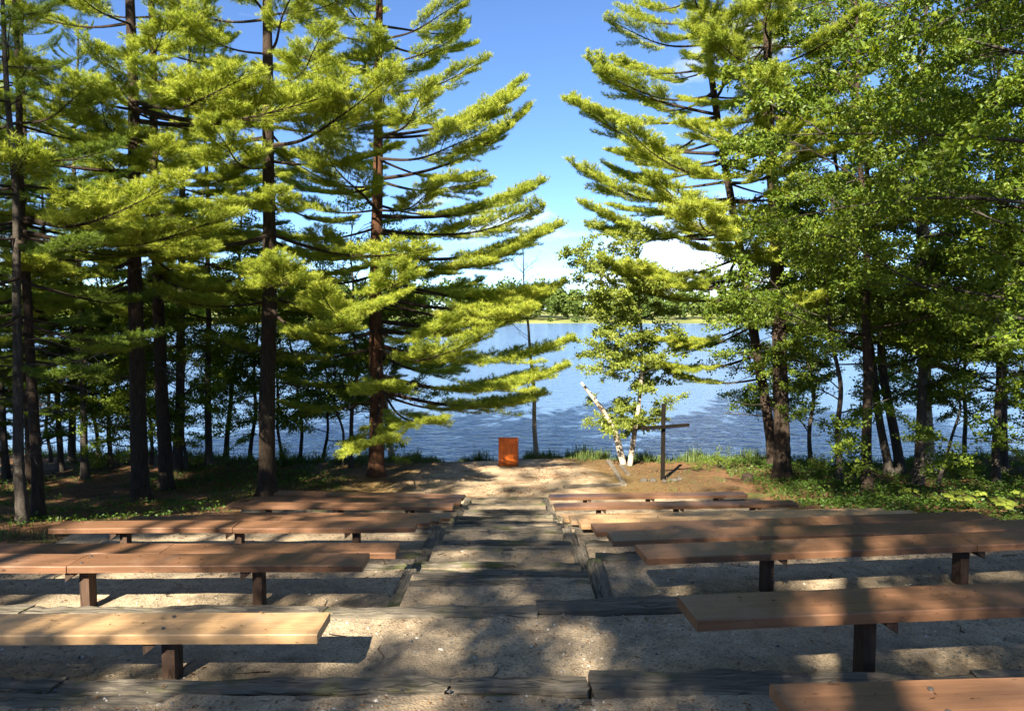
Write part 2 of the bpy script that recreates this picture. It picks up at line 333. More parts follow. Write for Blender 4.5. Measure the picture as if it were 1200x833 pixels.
# ------------------------------------------------------------------ ground, lake, far shore
xs = np.unique(np.concatenate([np.arange(-16, 18.01, .3), -16-np.cumsum(1.06**np.arange(46)*.4), 18+np.cumsum(1.06**np.arange(46)*.4)]))
ysn = np.unique(np.concatenate([np.arange(-2, 29.01, .3), 29+np.cumsum(1.1**np.arange(18)*.4), -2-np.cumsum(1.08**np.arange(30)*.5)]))
X, Y = np.meshgrid(xs, ysn); Z = gz(X, Y)
nx, ny = len(xs), len(ysn); i = np.arange(ny-1)[:, None]*nx; j = np.arange(nx-1)[None, :]
mb = MB(); mb.add(np.stack([X, Y, Z], -1).reshape(-1, 3), np.stack([i+j, i+j+1, i+nx+j+1, i+nx+j], -1).reshape(-1, 4))
tag(mb.obj('ground', M['ground'], smooth=True), 'brown forest floor of needle litter and sand sloping to the lake', kind='structure')
mb = MB(); mb.add([(-1500, 21, 0), (1500, 21, 0), (1500, 620, 0), (-1500, 620, 0)], [(0, 1, 2, 3)])
tag(mb.obj('lake', M['water']), 'rippled blue lake between the near bank and far shore', kind='structure')
fx = np.linspace(-900, 900, 121); fy = np.array([0, 3, 8, 20, 45, 90, 180, 900.])
X, T_ = np.meshgrid(fx, fy); SHY = 455+18*np.sin(fx*.011)+10*np.sin(fx*.027+1)
Y = T_+SHY[None, :]; Z = np.interp(T_, [0, 3, 8, 20, 45, 90, 180, 900], [-.6, .3, .8, 1.2, 2.0, 3.5, 6, 14])
nx, ny = len(fx), len(fy); i = np.arange(ny-1)[:, None]*nx; j = np.arange(nx-1)[None, :]
mb = MB(); mb.add(np.stack([X, Y, Z], -1).reshape(-1, 3), np.stack([i+j, i+j+1, i+nx+j+1, i+nx+j], -1).reshape(-1, 4))
tag(mb.obj('far_shore', M['meadow'], smooth=True), 'yellow-green meadow strip along the far side of the lake', kind='structure')
# far forest: leaf-clump crowns in one mass
def clumps(C, Rr, size, r):
    """random quads through ellipsoids C (n,3), radii Rr (n,3): returns verts, quads"""
    k = len(C); d = r.normal(size=(k, 3)); d /= np.linalg.norm(d, axis=1)[:, None]
    P = C+d*Rr*(r.uniform(.55, 1, (k, 1)))
    nrm = d+r.normal(size=(k, 3))*.5; nrm /= np.linalg.norm(nrm, axis=1)[:, None]
    a = np.cross(nrm, r.normal(size=(k, 3))); a /= np.linalg.norm(a, axis=1)[:, None]; b = np.cross(nrm, a)
    s = size*r.uniform(.6, 1.3, (k, 1))
    V = np.stack([P-a*s, P-b*s*.7, P+a*s, P+b*s*.7], 1).reshape(-1, 3)
    return V, np.arange(4*k).reshape(-1, 4)
mb = MB(); r = np.random.default_rng(3); nt_ = 620
tx = r.uniform(-560, 560, nt_); back = r.choice([0, 0, 0, 1], nt_); off = np.where(tx > -60, 30, 6)+r.uniform(0, 60, nt_)+back*40
ty = np.interp(tx, fx, SHY)+off; tzb = np.interp(off, fy, [-.6, .3, .8, 1.2, 2.0, 3.5, 6, 14])
th = r.uniform(16, 25, nt_)+back*6+np.where((tx < 40) & (tx > -260), 5, 0); tr_ = r.uniform(3.5, 6.5, nt_)
C = np.stack([tx, ty, tzb+th*.55], 1); RR = np.stack([tr_, tr_, th*.48], 1)
V, Q = clumps(np.repeat(C, 190, 0), np.repeat(RR, 190, 0), 1.35, r); mb.add(V, Q)
nb_ = 500; tx = r.uniform(-560, 560, nb_); off = r.uniform(3, 30, nb_); ty = np.interp(tx, fx, SHY)+off
C = np.stack([tx, ty, np.full(nb_, 2.2)], 1); RR = np.stack([r.uniform(2, 5, nb_)]*2+[r.uniform(1.5, 3, nb_)], 1)
keep = r.uniform(size=nb_) < np.where(tx > -40, .25, 1)
V, Q = clumps(np.repeat(C[keep], 40, 0), np.repeat(RR[keep], 40, 0), .9, r); mb.add(V, Q)
tag(mb.obj('far_forest', M['far']), 'green wooded treeline along the far shore', kind='stuff')

# ------------------------------------------------------------------ terraces, steps and timbers
def slab(name, x0, x1, y0, y1, h, label, sheared=False, slope=0.0, parent=None, st=.12):
    gx = np.linspace(x0, x1, max(3, int((x1-x0)/st))); gy = np.linspace(y0, y1, max(4, int((y1-y0)/st)))
    X, Y = np.meshgrid(gx, gy)
    if sheared: Y = Y+shear(X)
    Z = CZ-h-slope*(Y-y0)+.012*fbm(X*2.2, Y*2.2)+.006*fbm(X*7, Y*7+3)
    ny, nx = X.shape; i = np.arange(ny-1)[:, None]*nx; j = np.arange(nx-1)[None, :]
    V = np.stack([X, Y, Z], -1).reshape(-1, 3); Q = [np.stack([i+j, i+j+1, i+nx+j+1, i+nx+j], -1).reshape(-1, 4)]
    b = list(range(nx))+[k*nx+nx-1 for k in range(1, ny)]+[(ny-1)*nx+k for k in range(nx-2, -1, -1)]+[k*nx for k in range(ny-2, 0, -1)]
    W = V[b].copy(); W[:, 2] -= .55; nb = len(b); o0 = len(V)
    Q.append(np.array([(b[(k)], o0+k, o0+(k+1) % nb, b[(k+1) % nb]) for k in range(nb)])[:, ::-1])
    mb = MB(); mb.add(np.concatenate([V, W]), np.concatenate(Q))
    return tag(mb.obj(name, M['gravel'], parent, smooth=False), label, kind='structure')
def timber(parent, A, B, wd, ht, seed, moss=True):
    """weathered sleeper from A to B (top centre line), wd wide, ht high"""
    A, B = Vector(A), Vector(B); L = (B-A).length; r = np.random.default_rng(seed)
    n = max(8, int(L/.11)); s = np.linspace(-L/2, L/2, n)
    prof = np.array([(-.5, -1), (-.5, -.12), (-.40, 0), (-.12, .02), (.15, .015), (.40, 0), (.5, -.12), (.5, -1)])
    V = np.zeros((n, 8, 3)); jx = r.normal(size=(8,))*.012
    for k in range(n):
        wv = .010*math.sin(s[k]*2.1+seed)+.006*math.sin(s[k]*7+seed*2)
        jj = r.normal(size=(8, 2))*.0055
        V[k, :, 0] = s[k]+(jx if k in (0, n-1) else 0); V[k, :, 1] = prof[:, 0]*wd*(1+.04*math.sin(s[k]*3+seed))+jj[:, 0]+wv; V[k, :, 2] = prof[:, 1]*np.where(prof[:, 1] < -.5, ht, wd)+jj[:, 1]+wv*.6
    Q = [(k*8+a, k*8+(a+1) % 8, k*8+8+(a+1) % 8, k*8+8+a) for k in range(n-1) for a in range(8)]
    e = (n-1)*8
    Q += [(0, 1, 6, 7)[::-1], (1, 2, 5, 6)[::-1], (2, 3, 4, 5)[::-1], (e, e+1, e+6, e+7), (e+1, e+2, e+5, e+6), (e+2, e+3, e+4, e+5)]
    mb = MB(); mb.add(V.reshape(-1, 3), [q[::-1] for q in Q])
    o = mb.obj('timber', M['tie'], parent)
    d = B-A; o.location = (A+B)/2
    o.rotation_euler = (d.to_track_quat('X', 'Z') @ Euler((R(r.uniform(-2, 2)), 0, 0)).to_quaternion()).to_euler(); return o
RIS = [4.16, 5.65, 7.35, 8.55, 9.9, 11.05, 12.25, 13.5, 14.7, 15.9, 17.3]     # riser lines, going away from the camera
HL = [2.36, 2.52, 2.80, 3.10, 3.22, 3.53, 3.85, 4.16, 4.30, 4.53, 4.72]      # drop below the eye, terrace before riser 0 first
HR = [2.34, 2.50, 2.68, 2.95, 3.22, 3.52, 3.81, 4.13, 4.31, 4.53, 4.71]
seedc = [100]
def run_timbers(parent, x0, x1, yv, h, wd, ht, pieces, sheared=False, jit=.014, gap=.004):
    cuts = [x0]+pieces+[x1]
    for a, b in zip(cuts[:-1], cuts[1:]):
        seedc[0] += 1; j1, j2 = random.uniform(-jit, jit), random.uniform(-jit, jit); jz = random.uniform(-.012, .004)
        ya, yb = yv+j1, yv+j2
        if sheared: ya += float(shear(a)); yb += float(shear(b))
        timber(parent, (a+gap, ya, CZ-h+jz), (b-gap, yb, CZ-h+jz+random.uniform(-.01, .01)), wd, ht, seedc[0])
# top terrace and the first gravel terrace run right across
t0 = slab('gravel_terrace', XL0, XR1, -1.0, RIS[0]-.08, 2.24, 'gravel shelf at the very bottom edge of the picture', slope=.022)
run_timbers(t0, XL0, -2.6, RIS[0]-.12, 2.37-.03, .15, .2, [-4.6]); run_timbers(t0, -2.6, .49, RIS[0]-.12, 2.37-.025, .15, .2, [-.9])
run_timbers(t0, XL0, .47, RIS[0]+.07, 2.37-.02, .16, .22, [-5.2, -2.9, -.4]); run_timbers(t0, .50, XR1, RIS[0]+.06, 2.34-.02, .30, .34, [3.0, 5.4])
t1 = slab('gravel_terrace', XL0, XR1, RIS[0]+.08, RIS[1]-.05, 2.52, 'gravel shelf under the nearest left bench, crossing the whole aisle', slope=.0)
run_timbers(t1, XL0, .22, RIS[1]-.03, 2.52-.03, .22, .3, [-4.1, -1.6]); run_timbers(t1, .22, XR1, RIS[1]+.08, 2.51-.03, .21, .3, [2.6, 5.0], True)
ords = ['second', 'third', 'fourth', 'fifth', 'sixth', 'seventh', 'eighth', 'ninth', 'tenth']
for side, (x0, x1, HH) in {'left': (XL0, XL1-.06, HL), 'right': (XR0+.06, XR1, HR)}.items():
    for k in range(2, 11):
        sh = side == 'right'
        if sh: x1 = float(XR1f(RIS[k]))-.05
        else: x0 = float(XL0f(RIS[k]))+.05
        tt = slab('gravel_terrace', x0, x1, RIS[k-1]+(.12 if not sh else .2), RIS[k]-.04, HH[k], f'{ords[k-2]} gravel shelf down, {side} of the aisle steps', sh)
        L = x1-x0; cuts = sorted(x0+L*q+random.uniform(-.3, .3) for q in (.36, .70))
        run_timbers(tt, x0, x1, RIS[k]+.04, HH[k]-.03, .18, .2, cuts, sh)
        if k < 10 and HH[k+1]-HH[k] > .18: run_timbers(tt, x0, x1, RIS[k]+.06, HH[k]+.16, .21, .2, [x0+L*.5], sh)
        xx = XL1 if not sh else XR0
        seedc[0] += 1
        timber(tt, (xx, RIS[k-1]+.13, CZ-HH[k]+.03), (xx+random.uniform(-.05, .05), RIS[k]-.07, CZ-HH[k]+.025), .17, .42, seedc[0])
# aisle steps
stp = thing('aisle_steps', 'flight of weathered timber and gravel steps down the middle aisle', 'steps', (0, 0, 0))
sy = [5.82, 6.75, 7.55, 8.8, 10.3, 11.6, 12.8, 14.1, 15.6, 17.3]
def aisle_h(y): return 2.56+(y-5.82)*.2135
for k in range(len(sy)-1):
    h = aisle_h(sy[k])+.06
    a = slab('tread', XL1+.11, XR0-.11, sy[k]+.08, sy[k+1], h, None, parent=stp, slope=.02)
    del a['kind']
    y = sy[k+1]; hh = h+.02*(sy[k+1]-sy[k])
    run_timbers(stp, XL1+.115, XR0-.115, y, hh-.03, .13, .3, [random.uniform(-.6, .4)] if k % 3 else [], jit=.03)
    if k in (0, 1, 2, 3, 4, 6): run_timbers(stp, XL1+.12, XR0-.12, y-.22, hh-.02, .11, .25, [random.uniform(-.5, .3)], jit=.03)
# stage edging by the birch
ed = thing('stage_edging', 'dark square timbers edging the sandy stage beside the cross', 'edging', px_ground(733, 568))
e0 = ed.location
def pg(u, v, dz=0): q = px_ground(u, v); return Vector((q.x, q.y, q.z+dz))-e0
for A, B, wd in ((pg(660, 572, .07), pg(727, 569, .09), .13), (pg(731, 570, .10), pg(713, 541, .08), .15), (pg(737, 557, .06), pg(727, 546, .06), .12)):
    seedc[0] += 1; timber(ed, A, B, wd, .22, seedc[0])

# ------------------------------------------------------------------ benches
BENCHES = []
def plank_mesh(L, wd, th, seed):
    r = np.random.default_rng(seed); n = max(6, int(L/.3)); s = np.linspace(0, L, n); bv = .008
    pr = np.array([(-.5, -1), (-.5, -bv/th), (-.5+bv/wd, 0), (.5-bv/wd, 0), (.5, -bv/th), (.5, -1)])
    V = np.zeros((n, 6, 3)); sag = r.uniform(-.006, .006)
    for k in range(n):
        V[k, :, 0] = s[k]; V[k, :, 1] = pr[:, 0]*wd+r.normal()*.0015; V[k, :, 2] = pr[:, 1]*th+sag*math.sin(s[k]/L*math.pi)+r.normal()*.001
    e = (n-1)*6
    Q = [(k*6+a, k*6+6+a, k*6+6+(a+1) % 6, k*6+(a+1) % 6) for k in range(n-1) for a in range(6)]
    Q += [(0, 1, 4, 5), (1, 2, 3, 4), (e+5, e+4, e+1, e), (e+4, e+3, e+2, e+1)]
    mb = MB(); mb.add(V.reshape(-1, 3), Q); return mb
def bench(label, A, B, Hs, wd, th, hg, material='bench', seams=(), posts=(), bolts=False, seed=1, group='plank benches facing the lake'):
    """A, B: pixels on the seat's centre line at its two ends; Hs: drop of seat top below the eye; hg: drop of the ground"""
    a, b = at_z(*A, CZ-Hs), at_z(*B, CZ-Hs); d = b-a; L = d.length; ang = math.atan2(d.y, d.x)
    BENCHES.append((a.copy(), b.copy(), wd))
    o = thing('bench', label, 'bench', (a.x, a.y, CZ-hg), ang, group); z = hg-Hs
    cuts = [0]+[s*L for s in seams]+[L]
    for k, (s0, s1) in enumerate(zip(cuts[:-1], cuts[1:])):
        p = plank_mesh(s1-s0-(.008 if len(cuts) > 2 else 0), wd, th, seed*7+k).obj('seat_plank', M[material], o)
        p.location = (s0, random.uniform(-.008, .008), z+random.uniform(-.004, .004))
    for f in posts:
        x = f*L; mb = MB(); mb.box((0, 0, (z-th-.001)/2-.12), (.088, .12, z-th+.24)); q = mb.obj('post', M['post'], o); q.location = (x, 0, 0)
        mb = MB(); w2 = wd*.42; zt = z-th-.002; sg = 1 if A[0] > 600 else -1
        pr = [(.046, zt), (.125, zt), (.125, zt-.09), (.046, zt-.03)]
        V = [(sg*a_, yy, c_) for yy in (-w2, w2) for a_, c_ in pr]; Qs = [(0, 1, 2, 3), (7, 6, 5, 4), (0, 4, 5, 1), (1, 5, 6, 2), (2, 6, 7, 3), (3, 7, 4, 0)]
        mb.add(V, Qs if sg > 0 else [q_[::-1] for q_ in Qs])
        q = mb.obj('bracket', M['post'], o); q.location = (x, 0, 0)
        if bolts:
            for yy in (-.09, .09):
                mb = MB(); mb.tube([(0, 0, -.002), (0, 0, .006), (0, 0, .008)], [.013, .013, .006], 8, cap=True); q = mb.obj('bolt', M['bolt'], o); q.location = (x+random.uniform(-.03, .03), yy, z+.004)
    return o
G1 = 2.52
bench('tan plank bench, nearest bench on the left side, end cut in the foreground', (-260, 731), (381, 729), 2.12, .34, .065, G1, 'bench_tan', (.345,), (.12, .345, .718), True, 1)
bench('brown bench behind the tan one on the left, sunspots along its front edge', (-270, 657), (430, 655), 2.345, .34, .065, 2.80, 'bench', (.515,), (.1, .53, .818), True, 2)
bench('brown left bench just behind the sunspotted one, third row from the front', (-200, 643.5), (467, 642), 2.66, .345, .065, 3.10, 'bench', (.592,), (.1, .4, .6, .85), False, 3)
bench('brown left bench with two boards meeting mid-length, fourth row, long left overhang', (66, 615), (489, 613), 2.76, .34, .065, 3.22, 'bench', (.50,), (.19, .505, .83), False, 4)
bench('brown left bench, fifth row, its end just past the fourth-row bench', (150, 608), (505, 609), 3.08, .33, .06, 3.53, 'bench', (.5,), (.15, .5, .85), False, 5)
bench('brown left bench, sixth row, between the fifth and seventh bench ends', (196, 606), (516, 606.6), 3.41, .33, .06, 3.85, 'bench', (.5,), (.15, .5, .85), False, 6)
bench('brown left bench, seventh row, farthest of the four tightly overlapping ends', (235, 603), (528, 604), 3.72, .33, .06, 4.16, 'bench', (.5,), (.15, .5, .85), False, 7)
bench('brown left bench with sunlit left tip, third from the lake side', (268, 590.5), (531, 591.5), 3.855, .33, .065, 4.30, 'bench', (), (.18, .5, .82), False, 8)
bench('brown left bench, second from the lake, mostly hidden behind the next bench', (295, 584), (540, 586.5), 4.09, .33, .06, 4.53, 'bench', (), (.2, .5, .8), False, 9)
bench('short-looking sunlit left bench nearest the lake and the sandy stage', (324, 576.5), (544, 581), 4.27, .33, .07, 4.72, 'bench', (), (.2, .5, .8), False, 10)
bench('brown bench cut off by the bottom right corner of the picture', (922, 826), (1420, 812), 1.74, .38, .065, 2.33, 'bench', (), (.35, .8), True, 11)
bench('wide brown right bench with two bolts, second from the bottom right corner', (805, 712), (1420, 688), 1.98, .40, .075, 2.50, 'bench', (), (.325, .8), True, 12)
bench('brown right bench with a board joint near the right, third row up', (751, 645), (1330, 623), 2.23, .38, .065, 2.68, 'bench', (.632,), (.24, .63, .9), True, 13)
bench('brown right bench, fourth from the bottom, butting over the tan benches', (714.5, 627.5), (1290, 611), 2.50, .36, .065, 2.95, 'bench', (.5,), (.2, .5, .8), False, 14)
bench('brown right bench with sunlit right half beside the leafy seedlings', (696, 618), (1155, 603.5), 2.775, .36, .065, 3.22, 'bench', (.55,), (.18, .5, .85), False, 15)
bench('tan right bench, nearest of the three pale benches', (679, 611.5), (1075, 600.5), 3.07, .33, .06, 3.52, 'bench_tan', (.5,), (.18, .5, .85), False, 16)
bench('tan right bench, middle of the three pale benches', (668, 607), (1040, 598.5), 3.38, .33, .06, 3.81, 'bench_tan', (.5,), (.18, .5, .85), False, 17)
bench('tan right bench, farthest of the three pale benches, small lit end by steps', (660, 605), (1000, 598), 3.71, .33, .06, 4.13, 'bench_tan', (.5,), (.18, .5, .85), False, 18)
bench('brown right bench, second from the lake, in front of the cross', (650, 592), (932, 588), 3.865, .33, .065, 4.31, 'bench', (.5,), (.18, .5, .82), False, 19)
bench('brown right bench nearest the lake, directly before the wooden cross', (644, 581), (873, 578), 4.26, .33, .065, 4.71, 'bench', (), (.18, .5, .85), False, 20)

# ------------------------------------------------------------------ lectern and cross
b = px_ground(596, 545); lt = thing('lectern', 'orange stained wooden lectern standing on the sandy stage by the water', 'lectern', (b.x, b.y, b.z-.02), R(-4))
def part(name, boxes, m, parent, M_=None):
    mb = MB()
    for c, e in boxes: mb.box(c, e)
    return mb.obj(name, M[m], parent)
part('front_panel', [((0, -.205, .53), (.64, .025, 1.04))], 'lectern', lt)
for s in (-1, 1):
    mb = MB(); x = s*.335
    V = [(x-.014, -.215, 0), (x+.014, -.215, 0), (x-.014, .215, 0), (x+.014, .215, 0), (x-.014, -.215, 1.09), (x+.014, -.215, 1.09), (x-.014, .215, .96), (x+.014, .215, .96)]
    mb.add(V, [(0, 2, 3, 1), (4, 5, 7, 6), (0, 1, 5, 4), (2, 6, 7, 3), (0, 4, 6, 2), (1, 3, 7, 5)]); mb.obj('side_panel', M['lectern'], lt)
tp = part('reading_top', [((0, .0, 0), (.636, .40, .022))], 'lectern', lt); tp.location = (0, 0, .965); tp.rotation_euler = (R(-14), 0, 0)
for s in (-1, 1): part('stile', [((s*.285, -.224, .53), (.07, .012, 1.03))], 'lectern', lt)
for zz in (.06, .99): part('rail', [((0, -.2235, zz), (.498, .011, .09))], 'lectern', lt)
part('top_lip', [((0, -.216, 1.062), (.70, .05, .024))], 'lectern', lt)
part('shelf', [((0, .005, .48), (.636, .38, .02))], 'lectern', lt)
b = px_ground(776.5, 563); cx = thing('wooden_cross', 'dark wooden cross standing in the ground right of the birch', 'cross', (b.x, b.y, b.z-.03), R(22))
s_ = 1/(FOC/b.y); part('upright', [((0, 0, 1.3-.1), (.10, .10, 2.62))], 'cross', cx); part('crossbar', [((0, -.115-.004, 92*s_-26*s_), (1.78, .09, .10))], 'cross', cx)
def stone(mb, c, s, r):
    P = np.array([(1, 0, 0), (-1, 0, 0), (0, 1, 0), (0, -1, 0), (0, 0, 1), (0, 0, -1)], float)
    T = [(0, 2, 4), (2, 1, 4), (1, 3, 4), (3, 0, 4), (2, 0, 5), (1, 2, 5), (3, 1, 5), (0, 3, 5)]
    P = P*(s*r.uniform(.6, 1.2, (6, 3)))*np.array([1, 1, .65]); a = r.uniform(0, 6.28); c_, s2 = math.cos(a), math.sin(a)
    P = P @ np.array([[c_, s2, 0], [-s2, c_, 0], [0, 0, 1]])+np.array(c); mb.add(P, None, T)
rs = np.random.default_rng(5)
def rock_mesh(r, s):
    import bmesh
    bm = bmesh.new(); bmesh.ops.create_icosphere(bm, subdivisions=2, radius=1)
    f = r.uniform(.7, 1.15, 3)*s; k = r.uniform(0, 9, 3)
    for v in bm.verts:
        q = 1+.18*math.sin(v.co.x*2.3+k[0])*math.cos(v.co.y*2.9+k[1])+.1*math.sin(v.co.z*5+k[2])+r.uniform(-.05, .05)
        v.co = Vector((v.co.x*f[0]*q, v.co.y*f[1]*q, v.co.z*f[2]*.65*q))
    me = bpy.data.meshes.new('stone'); bm.to_mesh(me); bm.free(); me.materials.append(M['stone']); return me
rings = ['left of the post', 'in front of the post', 'right of the post', 'behind the post', 'at the right end of the ring', 'at the left end of the ring']
for k, (dx, dy) in enumerate(((-.32, -.1), (-.02, -.3), (.33, -.12), (.1, .3), (.55, .05), (-.6, .0))):
    o = link('stone', rock_mesh(rs, .13)); o.location = (b.x+dx, b.y+dy, gzf(b.x+dx, b.y+dy)+.03)
    tag(o, f'small stone at the foot of the cross, {rings[k]}', 'stone', 'stones round the foot of the cross')
q = px_ground(876, 563); o = link('stump', None) if False else None
mb = MB(); mb.tube([(0, 0, -.1), (0, 0, .05), (0, 0, .2), (0, 0, .22)], [.22, .19, .16, .12], 10, cap=True, jit=.08, seed=4); o = mb.obj('tree_stump', M['bark'], loc=q)
tag(o, 'low dark tree stump in the grass right of the cross', 'stump')

# ------------------------------------------------------------------ boughs and sprays (shared meshes)
def unit(v): return v/(np.linalg.norm(v, axis=-1, keepdims=True)+1e-9)
def needles(mb, P, D, r, n, ln, wd, spread=.95, m=1):
    k = len(P); P = np.repeat(P, n, 0); D = np.repeat(D, n, 0)
    d = unit(unit(D)*.6+unit(r.normal(size=P.shape))*spread+np.array([0, 0, .34]))
    L = ln*r.uniform(.75, 1.2, (len(P), 1)); s = unit(np.cross(d, r.normal(size=P.shape)))*wd*.5
    V = np.stack([P-s, P+s, P+d*L], 1).reshape(-1, 3); mb.add(V, None, np.arange(len(V)).reshape(-1, 3), m)
def make_bough(L, seed, nmat, droop=0.0, dens=1.0, ln=.115):
    r = np.random.default_rng(seed); mb = MB(); n = 14; s = np.linspace(0, 1, n)
    up = r.uniform(.03, .11); sw = r.uniform(-.08, .08)
    def axis(q): return np.stack([L*q*(1-.05*q), L*sw*q*q+.02*L*np.sin(q*7+seed), L*(droop*q-(.06*np.sin(q*math.pi))+up*q**3)], -1)
    P = axis(s); mb.tube(P, np.interp(s, [0, 1], [.011*L+.008, .004]), 5, 0)
    TP, TD = [], []
    ns = int(L*.68/.125*2); side = 1
    for k in range(ns):
        q = .32+.68*(k+.5)/ns+r.uniform(-.01, .01); side = -side; q = min(q, .995)
        p0 = axis(np.array([q]))[0]; tg = unit(axis(np.array([min(1, q+.02)]))[0]-axis(np.array([q-.02]))[0])
        prof = min(1, .35+(q-.32)/.3)*(1-.84*max(0, (q-.5)/.5)**1.2)
        if r.uniform() < .18: continue
        ls = L*.24*prof*r.uniform(.6, 1.25)+.10
        ang = R(r.uniform(38, 62))*side*(1-.45*q); ca, sa = math.cos(ang), math.sin(ang)
        d = np.array([tg[0]*ca-tg[1]*sa, tg[0]*sa+tg[1]*ca, tg[2]+r.uniform(-.08, .12)]); d = unit(d)
        m_ = 6; u = np.linspace(0, 1, m_); upc = r.uniform(.0, .14); fw = r.uniform(.0, .25)
        S = p0+d*ls*u[:, None]+np.array([tg[0]*fw, tg[1]*fw, upc])*ls*(u**2)[:, None]
        mb.tube(S, np.interp(u, [0, 1], [.004+.004*ls, .002]), 3, 0)
        def along(t_): return np.array([np.interp(t_, u, S[:, c]) for c in range(3)])
        nn = max(3, int(ls*.8/.055*dens)); 
        for t_ in np.linspace(.38, 1, nn):
            sd = unit(S[min(m_-1, int(t_*(m_-1))+1)]-S[int(t_*(m_-1))-1 if int(t_*(m_-1)) > 0 else 0])
            TP.append(along(t_)); TD.append(sd)
        nt3 = int(ls/.085)
        for h in range(nt3):
            t_ = .38+.6*(h+r.uniform(.2, .8))/max(1, nt3); p1 = along(t_); sd = 1 if h % 2 else -1
            a2 = R(r.uniform(35, 60))*sd; c2, s2 = math.cos(a2), math.sin(a2)
            e = unit(np.array([d[0]*c2-d[1]*s2, d[0]*s2+d[1]*c2, d[2]+r.uniform(-.05, .6)])); lt_ = r.uniform(.14, .34)*(1-.35*t_)
            kk = max(2, int(lt_/.045*dens))
            for w_ in np.linspace(.45, 1, kk): TP.append(p1+e*lt_*w_); TD.append(e)
    for q in np.linspace(.55, 1, int(L*7)):
        TP.append(axis(np.array([q]))[0]); TD.append(unit(axis(np.array([min(1, q+.02)]))[0]-axis(np.array([q-.02]))[0]))
    needles(mb, np.array(TP), np.array(TD), r, 11, ln, .010)
    return mb.mesh('bough', [M['bark'], nmat])
BL = [make_bough(5.0, 11+k, M['needle'], dr) for k, dr in enumerate((.03, -.03, .06, -.08, .0))]
BS = [make_bough(2.4, 31+k, M['needle'], dr) for k, dr in enumerate((.05, .0, .1, -.05))]
DBL = [make_bough(3.4, 51+k, M['needle_dark'], dr, 1.0, .09) for k, dr in enumerate((.0, -.06, .03))]
def make_dead(L, seed):
    r = np.random.default_rng(seed); mb = MB(); s = np.linspace(0, 1, 8)
    P = np.stack([L*s, .08*L*np.sin(s*5+seed), -.12*L*s+.1*L*s**2], -1); mb.tube(P, np.interp(s, [0, 1], [.022, .004]), 4)
    for k in range(9):
        q = r.uniform(.25, .95); p = np.array([np.interp(q, s, P[:, c]) for c in range(3)]); a = R(r.uniform(25, 60))*r.choice([-1, 1]); l_ = r.uniform(.15, .4)*L*(1.1-q)+.12
        u = np.linspace(0, 1, 4)[:, None]; mb.tube(p+u*l_*np.array([math.cos(a), math.sin(a), r.uniform(-.3, .2)])+np.array([0, 0, .06])*np.sin(u*5), np.linspace(.008, .002, 4), 3)
    return mb.mesh('dead_branch', [M['bark_grey']])
DEAD = [make_dead(1.6, k) for k in range(4)]
def leaf_geo(mb, P, Nn, r, size, m=1, aspect=.62):
    k = len(P); Nn = unit(Nn); a = unit(np.cross(Nn, r.normal(size=P.shape))); b = np.cross(Nn, a); s = size*r.uniform(.6, 1.25, (k, 1))
    fold = Nn*s*.16
    V = np.stack([P, P+a*s*.5+b*s*aspect*.5+fold, P+a*s, P+a*s*.5-b*s*aspect*.5+fold], 1).reshape(-1, 3); i4 = np.arange(k)*4
    mb.add(V, None, np.concatenate([np.stack([i4, i4+1, i4+2], 1), np.stack([i4, i4+2, i4+3], 1)]), m)
def make_spray(L, seed, lm, bm_, nl, size, flat=.22):
    r = np.random.default_rng(seed); mb = MB(); s = np.linspace(0, 1, 8); cv = r.uniform(-.15, .15); dr = r.uniform(-.22, .08)
    P = np.stack([L*s, cv*L*s*s, dr*L*s*s+.02*L*np.sin(s*8)], -1); mb.tube(P, np.interp(s, [0, 1], [.007*L+.004, .002]), 4)
    LP = []; 
    for k in range(int(11*L/1.6)):
        q = r.uniform(.15, .98); p = np.array([np.interp(q, s, P[:, c]) for c in range(3)]); a = R(r.uniform(25, 75))*r.choice([-1, 1]); l_ = L*r.uniform(.2, .46)*(1.15-q*.7)
        u = np.linspace(0, 1, 6)[:, None]; d = np.array([math.cos(a), math.sin(a), r.uniform(-.25, .3)])
        S = p+u*l_*d+np.array([.1, 0, -.12])*l_*(u**2); mb.tube(S, np.linspace(.005, .0015, 6), 3)
        kk = max(4, int(nl*l_/(L*4)))
        LP.append(S[r.integers(1, 6, kk)]+r.normal(size=(kk, 3))*np.array([.06, .06, .05]))
    LP.append(P[r.integers(3, 8, nl//8)]+r.normal(size=(nl//8, 3))*.06)
    LP = np.concatenate(LP); leaf_geo(mb, LP, np.array([0, 0, 1.])*flat*1.6+r.normal(size=LP.shape)*.75, r, size)
    return mb.mesh('leafy_branch', [bm_, lm])
SP = [make_spray(1.9, 70+k, M['leaf'], M['bark_grey'], 380, .10) for k in range(6)]
SPB = [make_spray(1.5, 80+k, M['leaf_light'], M['bark_grey'], 430, .125, .05) for k in range(4)]
SPS = [make_spray(.9, 90+k, M['leaf'], M['bark_grey'], 140, .07) for k in range(4)]

